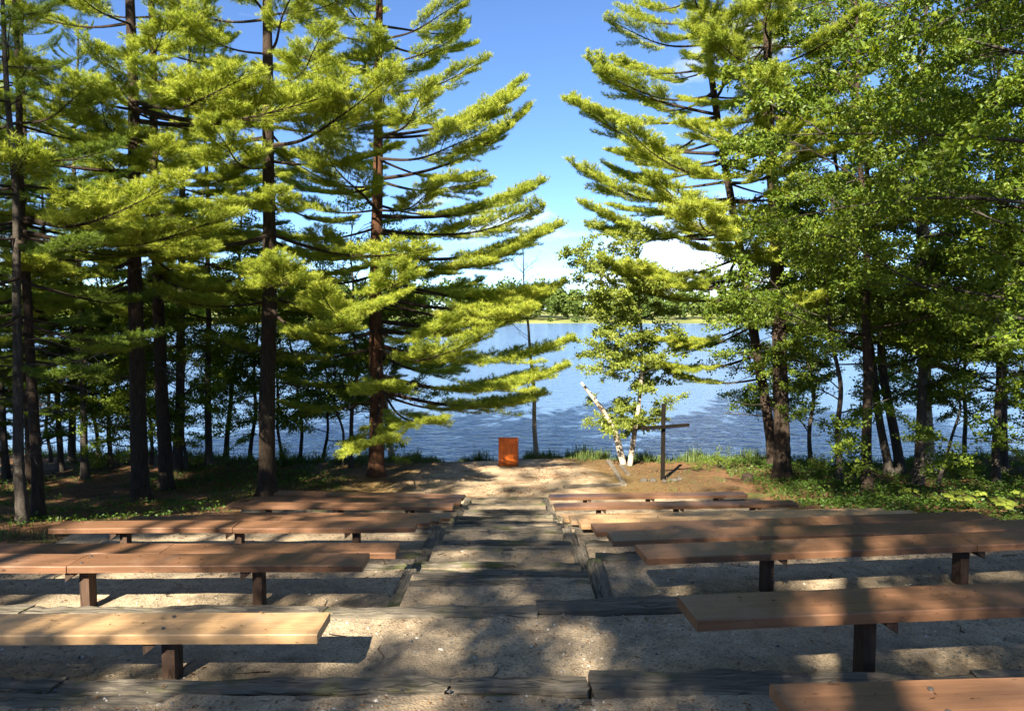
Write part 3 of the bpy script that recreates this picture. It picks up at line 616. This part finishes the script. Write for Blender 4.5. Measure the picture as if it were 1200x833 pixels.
def put(me, parent, name, loc, az, elev, roll, s):
    o = bpy.data.objects.new(name, me); col.objects.link(o); o.parent = parent
    Mx = Matrix.Rotation(az, 3, 'Z') @ Matrix.Rotation(-elev, 3, 'Y') @ Matrix.Rotation(roll, 3, 'X')
    o.location = loc; o.rotation_euler = Mx.to_euler(); o.scale = (s, s, s); return o
def trunk_path(base, top_pt, H, wob, r, n=26):
    """polyline relative to base; leans so that it passes through top_pt"""
    d = (Vector(top_pt)-Vector(base)); k = H/max(.1, d.z); s = np.linspace(0, 1, n)
    P = np.stack([s*d.x*k, s*d.y*k, s*H], -1)
    ph = r.uniform(0, 6, 4); env = np.sin(np.minimum(1, s*3)*math.pi/2)
    P[:, 0] += wob*np.sin(s*7+ph[0])*env+wob*.4*np.sin(s*19+ph[1])*env; P[:, 1] += wob*np.sin(s*6+ph[2])*env
    P[:, 2] -= np.where(s == 0, .25, 0); return P
def trunk_obj(root, P, r0, r1, material, k=12, flare=1.45, seed=0, name='trunk'):
    s = np.linspace(0, 1, len(P)); rad = r0*(1-s)**.85+r1; H = P[-1, 2]
    n2 = 40; s2 = np.unique(np.concatenate([np.linspace(0, .06, 8), np.linspace(.06, 1, n2)])); P2 = np.stack([np.interp(s2, s, P[:, c]) for c in range(3)], -1)
    rad2 = (r0*(1-s2)**.85+r1)*(1+(flare-1)*np.exp(-np.maximum(0, P2[:, 2])/.28))
    mb = MB(); mb.tube(P2, rad2, k, 0, cap=True, jit=.05, seed=seed); return mb.obj(name, M[material], root, smooth=True)
def pine(label, base, via, H, r0, lo, Lmax, seed, asym=(0, 0), step=.62, per=5, material='bark', wob=.05, dead=6, group='tall pines by the lake', dark=False, top_k=1.0, low_droop=0, extra=(), name='pine_tree', cut=None, sparse=0.0):
    r = np.random.default_rng(seed); root = thing(name, label, 'tree', base, 0, group)
    P = trunk_path(base, via, H, wob, r); trunk_obj(root, P, r0, .02, material, seed=seed)
    zs = P[:, 2]; f = lambda h: np.array([np.interp(h, zs, P[:, c]) for c in range(3)])
    def bough(h, az, L, elev, roll):
        p = f(h)
        if dark: me, l0 = DBL[r.integers(3)], 3.4
        elif L > 3.1: me, l0 = BL[r.integers(5)], 5.0
        else: me, l0 = BS[r.integers(4)], 2.4
        put(me, root, 'bough', p, az, elev, roll, max(.25, L/l0))
    h = lo; az0 = r.uniform(0, 6)
    while h < H-.3:
        q = (h-lo)/(H-lo)
        base_len = Lmax*min(1, .72+q*2.2)*(1-q)**.8*top_k+.35
        k = per if q > .08 else per-1
        for j in range(k):
            if r.uniform() < sparse: continue
            az = az0+j*2*math.pi/k+r.uniform(-.3, .3); m_ = 1+asym[0]*math.cos(az)+asym[1]*math.sin(az)
            L = base_len*m_*r.uniform(.72, 1.12)
            elev = R(np.interp(q, [0, .15, .45, .7, .85, 1], [-8+low_droop, -4, 3, 15, 30, 54])+r.uniform(-6, 6))
            if cut and cut(base, f(h), az, L): continue
            bough(h+r.uniform(-.12, .12), az, L, elev, r.uniform(-.25, .25))
        az0 += 1.1; h += step*r.uniform(.8, 1.2)*(1 if q < .75 else .75)
    for (hh, az, L, e) in extra: bough(hh, R(az), L, R(e), 0)
    for j in range(dead):
        hh = r.uniform(1.6, max(2.2, lo+.5)); put(DEAD[r.integers(4)], root, 'dead_branch', f(hh), r.uniform(0, 6.28), R(r.uniform(-12, 14)), r.uniform(-1, 1), r.uniform(.5, 1.2))
    return root
def leafy(label, base, via, H, r0, lo, spread, seed, nlimb=9, sprays=5, mats='bark_grey', kit=None, wob=.12, group=None, name='leafy_tree', ssc=1.0, az_bias=None, cat='tree', keep=None):
    r = np.random.default_rng(seed); root = thing(name, label, cat, base, 0, group); kit = kit or SP
    P = trunk_path(base, via, H, wob, r); trunk_obj(root, P, r0, .012, mats, 9, seed=seed)
    zs = P[:, 2]; f = lambda h: np.array([np.interp(h, zs, P[:, c]) for c in range(3)])
    for k in range(nlimb):
        q = (k+r.uniform(.1, .9))/nlimb; h = lo+(H*.97-lo)*q
        az = r.uniform(0, 6.28) if az_bias is None or r.uniform() > .65 else az_bias+r.normal()*.6
        L = spread*(1-.62*q)*r.uniform(.65, 1.15); e = R(np.interp(q, [0, .6, 1], [14, 34, 62])+r.uniform(-10, 10))
        u = np.linspace(0, 1, 9); d = np.array([math.cos(az)*math.cos(e), math.sin(az)*math.cos(e), math.sin(e)])
        S = f(h)+d*L*u[:, None]+np.array([0, 0, r.uniform(-.12, .12)])*L*(u**2)[:, None]+r.normal(size=(1, 3))*.06*L*np.sin(u*3.1)[:, None]
        mb = MB(); mb.tube(S, np.interp(u, [0, 1], [min(r0*.4, .012+.007*L), .006]), 5); lo_ = mb.obj('limb', M[mats], root, smooth=True)
        ns = max(2, int(sprays*L/spread+1.5))
        for j in range(ns):
            t_ = r.uniform(.3, 1) if j else 1.0; p = np.array([np.interp(t_, u, S[:, c]) for c in range(3)])
            wp = Vector(base)+Vector(p)
            if keep and not keep(wp): continue
            put(kit[r.integers(len(kit))], lo_, 'leafy_branch', p, az+(r.normal()*.75 if j else r.normal()*.2), R(r.uniform(-18, 38)), r.uniform(-.6, .6), r.uniform(.7, 1.15)*ssc)
    return root
def via(u, v, y): return at_y(u, v, y)
G = px_ground
def treespec(u, v, u2, v2): b = G(u, v); return b, at_y(u2, v2, b.y)
# --- the big pines
b, t_ = treespec(441, 558, 443, 60)
pine('tall pine with reddish lower trunk left of the stage, boughs reaching over water', b, t_, 22.5, .235, 2.7, 5.6, 1, asym=(.20, -.05), step=.76, per=5, material='bark_red', dead=8, sparse=.10,
     extra=((7.3, 8, 6.6, 9), (6.0, 2, 6.4, -2), (4.4, 8, 6.8, -5), (3.4, 3, 6.5, -4), (2.9, 16, 6.2, -5), (5.2, 22, 6.6, 2), (9.8, 2, 5.6, 16), (11.2, 6, 5.2, 20), (4.0, -75, 4.6, -8), (5.6, -100, 5.0, -4), (3.0, -55, 4.5, -9), (8.6, 10, 6.0, 12)))
b, t_ = treespec(908, 546, 850, 180)
pine('leaning pine right of the cross, upswept sunlit boughs pointing left over the lake', b, t_, 25, .175, 5.2, 5.4, 2, asym=(-.24, -.08), step=.80, per=5, dead=10, sparse=.10,
     extra=((8.2, 178, 5.8, 8), (9.6, 184, 6.0, 10), (11.2, 176, 5.8, 14), (12.6, 186, 5.2, 18), (4.0, 190, 4.6, -6), (6.6, 205, 5.6, 4), (3.2, 170, 3.6, -4)))
b, t_ = treespec(917, 561, 905, 160)
pine('straight thick pine trunk in front of the leaning pine at right', b, t_, 23, .245, 7.6, 4.4, 3, asym=(.1, 0), step=.8, per=4, dead=8, sparse=.12)
b, t_ = treespec(313, 579, 313, 60)
pine('thick straight pine behind the left bench ends, bare dark lower trunk', b, t_, 23, .225, 5.6, 4.6, 4, asym=(.05, -.12), step=1.0, per=4, dead=9, sparse=.15,
     extra=((10.2, -150, 5.4, 0), (10.0, -40, 5.2, 2), (6.4, -70, 4.8, -6), (7.5, -120, 5.0, -4), (5.4, -48, 4.4, -10)))
b, t_ = treespec(165, 587, 152, 30)
pine('dark thick pine trunk at left, nearest of the close pair', b, t_, 22, .205, 6.0, 4.3, 5, asym=(0, -.1), step=.95, per=4, dead=9, sparse=.22, extra=((10.6, -22, 6.4, -3), (10.3, -8, 6.0, 0), (10.8, -40, 5.6, -5), (6.6, -95, 4.4, -6)))
b, t_ = treespec(195, 573, 176, 30)
pine('dark pine trunk leaning slightly, farther of the close left pair', b, t_, 21, .18, 6.5, 3.9, 6, step=.95, per=4, dead=9, sparse=.22)
# --- slimmer pines and mixed trees at the left
GL = 'slim trees in the left wood'
for (u, v, u2, v2, r0, H, lo, kind, lab, sd) in (
    (27, 613, 12, 200, .085, 12, 3.4, 'p', 'thin grey sapling trunk nearest the left edge, beside the fourth-row bench', 21),
    (45, 607, 22, 120, .10, 14, 4.2, 'p', 'thin dark trunk second from the left edge, close to its neighbour', 22),
    (100, 561, 92, 300, .095, 11, 2.4, 'd', 'slim dark tree with side twigs between the left edge trunks and the thick pair', 23),
    (38, 566, 30, 300, .15, 17, 4.5, 'p', 'sunlit trunk deep in the wood at the far left', 24),
    (207, 551, 214, 320, .145, 17, 5.5, 'p', 'pale sunlit trunk right behind the thick left pair', 25),
    (218, 551, 216, 480, .05, 6, 1.6, 'l', 'thin pale sapling stem beside the pale sunlit trunk', 26),
    (245, 547, 243, 330, .10, 15, 4.5, 'p', 'slim trunk midway between the thick pair and the bare straight pine', 27),
    (265, 533, 277, 370, .09, 12, 2.6, 'l', 'slim tree leaning right at the waterline left of the straight pine', 28),
    (292, 533, 300, 440, .07, 8, 1.6, 'l', 'small leaning tree at the waterline just left of the straight pine', 29),
    (178, 545, 171, 460, .05, 6, 1.2, 'l', 'thin leafy sapling glimpsed between the thick left pair', 30),
    (411, 548, 414, 380, .07, 9, 1.6, 'l', 'slim dark leafy tree just left of the reddish pine', 31),
    (402, 545, 397, 470, .04, 5.5, 1.5, 'l', 'thinnest dark stem left of the reddish pine', 32),
    (460, 538, 450, 440, .12, 9, 2.0, 'b', 'short pale birch directly behind the reddish pine', 33),
    (352, 536, 346, 420, .06, 8, 1.0, 'l', 'leafy young tree at the waterline right of the straight pine', 34),
    (130, 549, 122, 400, .07, 9, 1.2, 'l', 'leafy young tree left of the thick pair by the bank', 35),
    (72, 552, 60, 380, .08, 11, 1.4, 'd', 'dark low-branched evergreen at the far left bank', 36),
    (8, 560, -5, 380, .09, 13, 1.5, 'd', 'dark evergreen cut by the left edge of the picture', 37),
    (-25, 552, -30, 350, .12, 17, 2.6, 'd', 'tall evergreen with needles coloured shade-dark, beyond the left edge by the bank', 84),
    (84, 543, 86, 350, .11, 16, 4.6, 'd', 'tall evergreen with needles coloured shade-dark, standing by the water at far left', 85),  # these two back trees get dark needles as painted shade of the front trees
    (60, 541, 58, 450, .05, 6.5, .7, 'l', 'low leafy sapling on the far left bank', 38),
    (155, 541, 158, 450, .05, 6, .7, 'l', 'low leafy sapling just left of the thick pair on the bank', 39),
    (330, 541, 326, 450, .05, 7, .7, 'l', 'low leafy sapling touching the right side of the straight pine', 81),
    (378, 541, 384, 450, .05, 6.5, .8, 'l', 'low leafy sapling midway between the straight pine and the reddish pine', 82),
    (115, 541, 112, 430, .06, 8, .9, 'l', 'leafy sapling behind the slim dark tree on the left bank', 83),
    ):
    b, t_ = treespec(u, v, u2, v2)
    if kind == 'p': pine(lab, b, t_, H, r0, lo, 2.5+H*.05, sd, step=.8, per=4, material='bark_grey' if sd % 2 else 'bark', dead=8, group=GL, dark=(sd % 3 == 0), sparse=.15, name='slim_pine_tree', extra=((6.4, -14, 5.4, -3), (6.7, -30, 5.0, -5)) if sd == 22 else ())
    elif kind == 'd': pine(lab, b, t_, H, r0, lo, 2.9, sd, step=.5, per=4, dead=4, group=GL, dark=True, sparse=.1, name='evergreen_tree', material='bark_grey')
    else: leafy(lab, b, t_, H, r0, lo, 1.9+H*.09, sd, nlimb=10+int(H*.7), sprays=5, mats='birch' if kind == 'b' else 'bark_grey', group=GL, name='young_leafy_tree', ssc=.9)
# --- birch clump, dead snag
b = G(728, 546); 
br = thing('birch_clump', 'two-stemmed white birch with bright leaves between lectern and cross', 'tree', b)
for k, pts in enumerate((((733, 545), (722, 510), (706, 480), (692, 462), (681, 448)), ((737, 546), (743, 510), (748, 480), (752, 440), (752, 390), (748, 340)))):
    Pp = np.array([at_y(u, v, b.y+.0+(.15 if k else 0))-b for u, v in pts]); Pp[0, 2] -= .25
    s0 = np.linspace(0, 1, len(Pp)); s1 = np.linspace(0, 1, 16); P3 = np.stack([np.interp(s1, s0, Pp[:, c]) for c in range(3)], -1)
    mb = MB(); mb.tube(P3, np.interp(s1, [0, 1], [.125, .05] if k == 0 else [.105, .035]), 12, cap=True, jit=.05, seed=k); mb.obj('stem', M['birch'], br, smooth=True)
rb = np.random.default_rng(77)
for k in range(145):                                        # leaves gather along the right stem and the leaning one
    v = min(492, max(258, rb.normal(398, 70))); u = rb.normal(np.interp(v, [270, 400, 480], [728, 733, 738]), np.interp(v, [270, 380, 470], [15, 25, 18])); 
    p = at_y(u, v, b.y+rb.normal()*.8)-b; az = rb.uniform(0, 6.28)
    put(SPB[rb.integers(4)], br, 'leafy_branch', p, az, R(rb.uniform(-30, 45)), rb.uniform(-.8, .8), rb.uniform(.5, 1.0))
for k in range(16):
    v = rb.uniform(300, 470); p0 = at_y(np.interp(v, [340, 480], [748, 748]), v, b.y+.15)-b; az = rb.uniform(0, 6.28); L = rb.uniform(.9, 1.9); q = np.linspace(0, 1, 6)[:, None]
    S = np.array(p0)+q*L*np.array([math.cos(az), math.sin(az), .45])+np.array([0, 0, -.2])*q*q
    mb = MB(); mb.tube(S, np.linspace(.03, .006, 6), 5); mb.obj('limb', M['bark_grey'], br, smooth=True)
b, t_ = treespec(629, 535, 615, 320)
sn = thing('dead_tree', 'thin bare pale dead tree standing right of the lectern', 'tree', b); rd = np.random.default_rng(9)
P = trunk_path(b, t_, (Vector(at_y(613, 292, b.y))-b).z, .05, rd); trunk_obj(sn, P, .09, .01, 'bark_dead', 8, 1.3, 3)
for k in range(14):
    h = rd.uniform(4.2, 8.4); q = np.array([np.interp(h, P[:, 2], P[:, c]) for c in range(3)]); put(DEAD[rd.integers(4)], sn, 'dead_branch', q, rd.uniform(0, 6.28), R(rd.uniform(20, 55)), rd.uniform(-1, 1), rd.uniform(.35, .75))
for k in range(5):
    h = rd.uniform(1.6, 3.2); q = np.array([np.interp(h, P[:, 2], P[:, c]) for c in range(3)]); put(SPS[rd.integers(4)], sn, 'leafy_branch', q, rd.uniform(0, 6.28), R(rd.uniform(0, 30)), 0, rd.uniform(.5, .8))
# --- right wood
GR = 'trees in the right wood'
for (u, v, u2, v2, r0, H, lo, kind, lab, sd) in (
    (1017, 579, 1012, 340, .135, 15, 5.0, 'l', 'slim reddish-brown trunk standing alone nearest the right benches', 41),
    (1043, 556, 1012, 370, .13, 14, 4.0, 'l', 'left stem of the two left-leaning trunks in the right wood', 42),
    (1056, 556, 1032, 370, .15, 15, 4.2, 'l', 'right stem of the two left-leaning trunks in the right wood', 43),
    (1076, 569, 1080, 340, .14, 16, 4.0, 'l', 'dark straight trunk in front of a pale birch trunk at right', 44),
    (1088, 556, 1084, 400, .22, 15, 4.5, 'b', 'pale thick birch trunk behind the dark straight one at right', 45),
    (985, 568, 976, 430, .085, 8, 1.8, 'l', 'small slim tree between the thick right pine and the reddish trunk', 46),
    (1168, 569, 1170, 340, .11, 14, 3.6, 'l', 'dark slim trunk near the right edge of the picture', 47),
    (1174, 553, 1172, 330, .17, 16, 4.5, 'd', 'thicker evergreen trunk behind the dark slim one near the right edge', 48),
    (1130, 545, 1132, 420, .07, 8, 1.6, 'l', 'slim leafy tree at the waterline between the birch and right edge', 49),
    (1100, 570, 1118, 480, .04, 5, 1.6, 'l', 'crooked thin sapling right of the pale birch trunk', 50),
    (950, 545, 946, 400, .07, 8, 1.2, 'l', 'leafy young tree just right of the thick right pine', 51),
    (1210, 560, 1225, 300, .16, 17, 3.0, 'd', 'dark evergreen cut by the right edge of the picture', 52),
    ):
    b, t_ = treespec(u, v, u2, v2)
    if kind == 'd': pine(lab, b, t_, H, r0, lo, 3.1, sd, step=.6, per=4, dead=4, group=GR, dark=True, sparse=.1, name='evergreen_tree', material='bark_grey')
    else: leafy(lab, b, t_, H, r0, lo*.75, 2.3+H*.1, sd, nlimb=10+int(H*.95), sprays=6, mats={'b': 'birch'}.get(kind, 'bark' if sd == 41 else 'bark_grey'), group=GR, name='birch_tree' if kind == 'b' else 'leafy_tree')
# near leafy tree just out of frame at the right whose limbs fill the upper right corner
def nearkeep(p):
    d = p-Vector((0, 0, CZ)); 
    return p.y > 4.5 and (p.x/p.y) > .39
for (x, y, H, seed, lab) in ((9.2, 10.2, 14, 61, 'large leafy tree out of frame at right, limbs hanging into the upper right corner'), (12.6, 14.2, 16, 62, 'leafy tree beyond the right bench ends, crown filling the upper right'), (16.2, 19.2, 17, 63, 'tall leafy tree behind the seedlings near the right edge')):
    b = Vector((x, y, gzf(x, y)))
    leafy(lab, b, b+Vector((.25 if x > 9 else -.2, .2, 8)), H,   .19, 3.6, 6.0, seed, nlimb=27, sprays=8, mats='bark_grey', group=GR, name='leafy_tree', az_bias=R(195), keep=nearkeep)

# --- trees behind the viewpoint and beside the frame that throw the dappled shade
GS = 'trees behind the viewpoint'
LS = 'forest tree behind the viewpoint throwing dappled shade over the benches'
for k, (x, y, H, kind) in enumerate(((-11.2, -6.2, 16, 'l'), (-4.3, -8.5, 19, 'l'), (-2.5, -6.5, 18.5, 'l'), (-13.5, -5, 19, 'p'), (1.5, -8, 19.5, 'l'), (-5.8, -12.5, 17.5, 'l'), (-11.5, -8.5, 23, 'h'), (-13.5, -11, 25, 'h'), (5.5, -6.5, 19, 'l'), (-19.5, 1, 21, 'p'), (-15.0, 4.5, 20, 'p'), (-21, 9.5, 19, 'p'), (-15.5, 10.5, 15, 'p'), (9, -4, 17, 'l'), (-23, 14, 16, 'p'))):
    b = Vector((x, y, gzf(x, y)))
    if kind == 'h': leafy(LS, b, b+Vector((.2, .1, 12)), H, .2, 13, 3.4, 200+k, nlimb=15, sprays=3, group=GS, name='shade_tree', ssc=.85)
    elif kind == 'l': leafy(LS if y < 0 else None, b, b+Vector((.3, .1, 9)), H, .2, 5.0, 4.6, 200+k, nlimb=30, sprays=5, group=GS, name='shade_tree', ssc=1.05)
    else: pine(LS if y < 0 else {-19.5: 'pine well out of frame at the left, level with the first bench', -15.0: 'pine out of frame at the left, level with the nearest left bench', -21: 'pine farthest out of frame at the left', -15.5: 'pine out of frame at the left, level with the middle rows'}.get(x, 'pine out of frame at the left, nearest the lake'), b, b+Vector((.1, .2, 9)), H, .2, 4.5, 4.2, 200+k, step=.7, per=5, dead=4, group=GS if y < 0 else 'pines beside the left edge of the view', name='shade_pine' if y < 0 else 'pine_tree')

# ------------------------------------------------------------------ undergrowth
r = np.random.default_rng(12)
def seat(x, y): return (x > XL0f(y)-.1) & (x < XR1f(y)+.05) & (y < 17.5+shear(x)) & (y > -1)
def stage(x, y, k=1.0): return ((x+.2)/3.9)**2+((y-21.6)/5.6)**2 < k
# grass: clumps along the bank, thin on the floor
n = 7500; cx = np.where(r.uniform(size=n) < .35, r.uniform(-9, 10, n), r.uniform(-34, 34, n)); cy = shore_y(cx)+r.uniform(-2.6, .7, n)*r.uniform(.1, 1, n)
keep = ~stage(cx, cy, .95) ; cx, cy = cx[keep], cy[keep]
n2 = 4200; ex = r.uniform(-22, 24, n2); ey = r.uniform(8, 26, n2); pr = fbm(ex*.35+4, ey*.35) > -.05
k2 = ~seat(ex, ey) & ~stage(ex, ey, 1.5) & pr & ~((np.abs(ex-1) < 6) & (r.uniform(size=n2) < .8)); ex, ey = ex[k2], ey[k2]
CX = np.concatenate([cx, ex]); CY = np.concatenate([cy, ey]); HT = np.concatenate([r.uniform(.14, .46, len(cx)), r.uniform(.06, .2, len(ex))])
HT[:len(cx)] *= np.where(np.abs(cx) < 3.2, 1.15, 1)*np.clip(.75+.75*fbm(cx*1.7+3, cy*1.7), .2, 1.7)
nb = 9; bx = np.repeat(CX, nb)+r.normal(size=len(CX)*nb)*.07; by = np.repeat(CY, nb)+r.normal(size=len(CX)*nb)*.07; hh = np.repeat(HT, nb)*r.uniform(.5, 1.15, len(CX)*nb)
bz = gz(bx, by, False)-.02; az = r.uniform(0, 6.28, len(bx)); ln = r.uniform(.05, .5, len(bx))*hh
d = np.stack([np.cos(az), np.sin(az), 0*az], 1); s = np.stack([-np.sin(az), np.cos(az), 0*az], 1)*(.006+.012*hh)[:, None]
P0 = np.stack([bx, by, bz], 1); P1 = P0+d*(ln*.35)[:, None]+np.array([0, 0, 1])*(hh*.6)[:, None]; P2 = P0+d*ln[:, None]+np.array([0, 0, 1])*hh[:, None]
V = np.stack([P0-s, P0+s, P1+s*.7, P1-s*.7, P2], 1).reshape(-1, 3); i5 = np.arange(len(bx))*5
mb = MB(); mb.add(V, np.stack([i5, i5+1, i5+2, i5+3], 1), np.stack([i5+3, i5+2, i5+4], 1)); tag(mb.obj('grass', M['grass']), 'tall shore grass and thin woodland grass', kind='stuff')
# low leafy ground cover
def cover(n, xr, yr, thr, hmax, size, seed):
    r = np.random.default_rng(seed); x = r.uniform(*xr, n); y = r.uniform(*yr, n)
    k = ~seat(x, y) & ~stage(x, y, 1.7) & (fbm(x*.5+seed, y*.5) > thr) & (y < shore_y(x)-.2); x, y = x[k], y[k]
    return np.stack([x, y, gz(x, y)+r.uniform(.02, hmax, len(x))*(.6+.4*fbm(x*.9, y*.9))], 1), r
mb = MB()
for a in ((46000, (7.3, 24), (9, 27), -.75, .28, .085, 3), (30000, (-22, -5.5), (9, 30), .0, .22, .08, 4), (9000, (-12, -3), (20, 28), -.2, .2, .08, 5), (12000, (8.5, 18), (16.5, 27), -.2, .4, .09, 6)):
    P, rr = cover(a[0], a[1], a[2], a[3], a[4], a[5], a[6]); P[:, 2] = np.maximum(P[:, 2], gz(P[:, 0], P[:, 1])+.01)
    leaf_geo(mb, P, np.array([0, 0, 1.])+rr.normal(size=P.shape)*.45, rr, a[5], 0, .7)
tag(mb.obj('ground_cover', M['cover']), 'low leafy ground cover under the trees', kind='stuff')
# fallen leaves and needles
mb = MB(); n = 12000; x = np.where(r.uniform(size=n) < .3, r.uniform(-4.5, 6, n), r.uniform(-20, 20, n)); y = r.uniform(9, 26.5, n); k = ~seat(x, y) & (~stage(x, y, .8) | (fbm(x*.9+1, y*.9) > .1)); x, y = x[k], y[k]
P = np.stack([x, y, gz(x, y)+.012], 1); leaf_geo(mb, P, np.array([0, 0, 1.])+r.normal(size=P.shape)*.25, r, .07, 0)
def terrace_z(x, y):
    z = np.full(len(x), -99.)
    for q, (xx, yy) in enumerate(zip(x, y)):
        ys_ = yy-float(shear(xx)); 
        if yy < RIS[0]: h = 2.24+.022*(yy+1)
        elif yy < RIS[1]: h = 2.52
        else:
            if XL1+.11 < xx < XR0-.11:
                kk = max(k_ for k_ in range(len(sy)) if sy[k_] <= max(yy, sy[0])); 
                h = aisle_h(sy[kk])+.06+.02*(yy-sy[kk]) if kk < len(sy)-1 else 5.2
            else:
                yl = yy if xx < 0 else ys_
                kk = sum(1 for q_ in RIS if q_ < yl); HH = HL if xx < 0 else HR; h = HH[min(kk, 10)]
        z[q] = CZ-h+.012*fbm(xx*2.2, yy*2.2)+.006*fbm(xx*7, yy*7+3)
    return z
n = 5200; x = np.clip(r.uniform(-6.2, 7.2, n), -6.2, 7.2); y = r.uniform(3.2, 17, n); nr = r.uniform(size=n) < .6; ry = np.array(RIS)[r.integers(0, 10, n)]+np.where(x > XR0, shear(x), 0)-.12-np.abs(r.normal(size=n))*.16; y = np.where(nr, ry, y)
P = np.stack([x, y, terrace_z(x, y)+.006], 1); leaf_geo(mb, P, np.array([0, 0, 1.])+r.normal(size=P.shape)*.2, r, .038, 0, .35)
for (A_, B_, wd_) in BENCHES:
    m_ = int((B_-A_).length*9); f_ = r.uniform(0, 1, m_); P = np.array(A_)[None]+np.array(B_-A_)[None]*f_[:, None]; P[:, 1] += r.uniform(-.42, .42, m_)*wd_; P[:, 2] += .012
    leaf_geo(mb, P, np.array([0, 0, 1.])+r.normal(size=P.shape)*.08, r, .032, 0, .22)
tag(mb.obj('fallen_leaves', M['litter']), 'fallen brown leaves and needles scattered on the ground', kind='stuff')
mb = MB()
for k in range(260):
    x = r.uniform(-6, 7); y = r.uniform(3.4, 16) if k < 150 else r.uniform(18, 25); x = x if k < 150 else r.uniform(-4, 4); z = float(terrace_z([x], [y])[0]) if k < 150 else gzf(x, y); a = r.uniform(0, 6.28); L = r.uniform(.06, .26); q = np.linspace(-.5, .5, 5)
    mb.tube(np.stack([x+q*L*math.cos(a)+.02*np.sin(q*6), y+q*L*math.sin(a), z+.008+0*q], -1), np.linspace(.005, .002, 5), 4)
tag(mb.obj('twigs', M['bark']), 'small dead twigs scattered on the gravel and sand', kind='stuff')
# loose pebbles on the near gravel
n = 14000; y = 3.0+(r.uniform(0, 1, n)**1.8)*9; x = r.uniform(-.72, .78, n)*(y+1.2); x = np.clip(x, -6.3, 7.3)
clus = fbm(x*1.1+2, y*1.3) > -.25; x, y = x[clus], y[clus]; z = terrace_z(x, y)
sz = .004+.015*r.uniform(0, 1, len(x))**3
O = np.array([(1, 0, 0), (-1, 0, 0), (0, 1, 0), (0, -1, 0), (0, 0, 1)], float); TT = np.array([(0, 2, 4), (2, 1, 4), (1, 3, 4), (3, 0, 4)])
V = O[None]*sz[:, None, None]*r.uniform(.6, 1.3, (len(x), 5, 3))*np.array([1, 1, .8])
a = r.uniform(0, 6.28, len(x)); ca, sa = np.cos(a)[:, None], np.sin(a)[:, None]; V = np.stack([V[:, :, 0]*ca-V[:, :, 1]*sa, V[:, :, 0]*sa+V[:, :, 1]*ca, V[:, :, 2]], -1)+np.stack([x, y, z], 1)[:, None, :]
mb = MB(); mb.add(V.reshape(-1, 3), None, (np.arange(len(x))[:, None, None]*5+TT[None]).reshape(-1, 3)); tag(mb.obj('pebbles', M['pebble']), 'loose pebbles scattered over the gravel', kind='stuff')
# shore shrubs
for k, (u, v, s, lab) in enumerate(((905-60, 549, .8, 'green shrub at the water edge left of the thick right pine'), (712, 538, .55, 'low leafy shrub at the foot of the birch'), (672, 536, .5, 'small leafy shrub at the bank right of the dead tree'), (470, 545, .6, 'low shrub at the bank right of the reddish pine'),
    (385, 540, .8, 'bushy shrub at the bank left of the reddish pine'), (822, 552, .5, 'low shrub at the water edge right of the cross'), (335, 545, .8, 'bushy shrub by the water right of the straight pine'), (140, 545, 1.0, 'broad green bush on the left bank'), (115, 552, .9, 'green bush left of the broad bush on the left bank'), (960, 556, .8, 'dark shrub right of the thick right pine'), (1120, 560, .8, 'dark shrub in the right wood'), (233, 545, .6, 'low shrub by the slim middle trunk at left'))):
    b = G(u, v); rs2 = np.random.default_rng(300+k); root = thing('shrub', lab, 'shrub', b, 0, 'shrubs along the bank')
    for j in range(16): put(SPS[rs2.integers(4)], root, 'leafy_branch', (rs2.normal()*.25*s, rs2.normal()*.2*s, 0), rs2.uniform(0, 6.28), R(rs2.uniform(25, 85)), rs2.uniform(-1, 1), s*rs2.uniform(.6, 1.1))
# broad-leaved seedlings beside the right benches
def lobed(mb, c, nrm, az, s, m):
    a = np.linspace(0, 2*math.pi, 15, endpoint=False); rad = s*(.62+.38*np.cos(2.5*a)**2)*(1-.25*np.cos(a+math.pi))
    nrm = np.array(nrm)/np.linalg.norm(nrm); e1 = np.cross(nrm, [math.sin(az), math.cos(az), .1]); e1 /= np.linalg.norm(e1); e2 = np.cross(nrm, e1)
    V = [c]+[np.array(c)+e1*rad[i]*math.cos(a[i])+e2*rad[i]*math.sin(a[i])-nrm*.15*rad[i] for i in range(15)]
    mb.add(V, None, [(0, i+1, (i+1) % 15+1) for i in range(15)], m)
places = ((1052, 581, 1.0, 'bright broad-leaved seedling standing behind the pale bench ends'), (1070, 584, .7, 'small seedling next to the bright one behind the pale bench ends'), (1113, 596, 1.0, 'bright seedling, left of the pair beyond the sunlit right bench'), (1131, 597, 1.0, 'bright seedling, right of the pair beyond the sunlit right bench'), (1168, 597, .8, 'seedling right of the bright pair'), (1180, 606, .9, 'lit seedling near the right edge beside the bench end'), (1095, 590, .6, 'small seedling left of the bright pair'), (1150, 588, .7, 'shaded seedling behind the bright pair'), (1195, 590, .8, 'seedling cut by the right edge'), (1030, 586, .5, 'tiny seedling below the reddish-brown trunk'))
for k, (u, v, s, lab) in enumerate(places):
    b = G(u, v); rs2 = np.random.default_rng(400+k); root = thing('seedling', lab, 'plant', b, 0, 'seedlings beside the right benches')
    mb = MB(); hh = .34*s; mb.tube([(0, 0, -.05), (.01, 0, hh*.5), (.0, .01, hh)], [.006, .005, .003], 5); mb.obj('stem', M['bark_grey'], root)
    for j in range(9):
        az = j*2.4+rs2.uniform(-.3, .3); rr = .05+.13*s*rs2.uniform(.4, 1.1); mb = MB(); lobed(mb, (0, 0, 0), (math.cos(az)*.3, math.sin(az)*.3-.25, 1), az, .10*s*rs2.uniform(.8, 1.2), 0)
        q = mb.obj('leaf', M['leaf_light'], root); q.location = (rr*math.cos(az), rr*math.sin(az), hh*rs2.uniform(.6, 1.15))
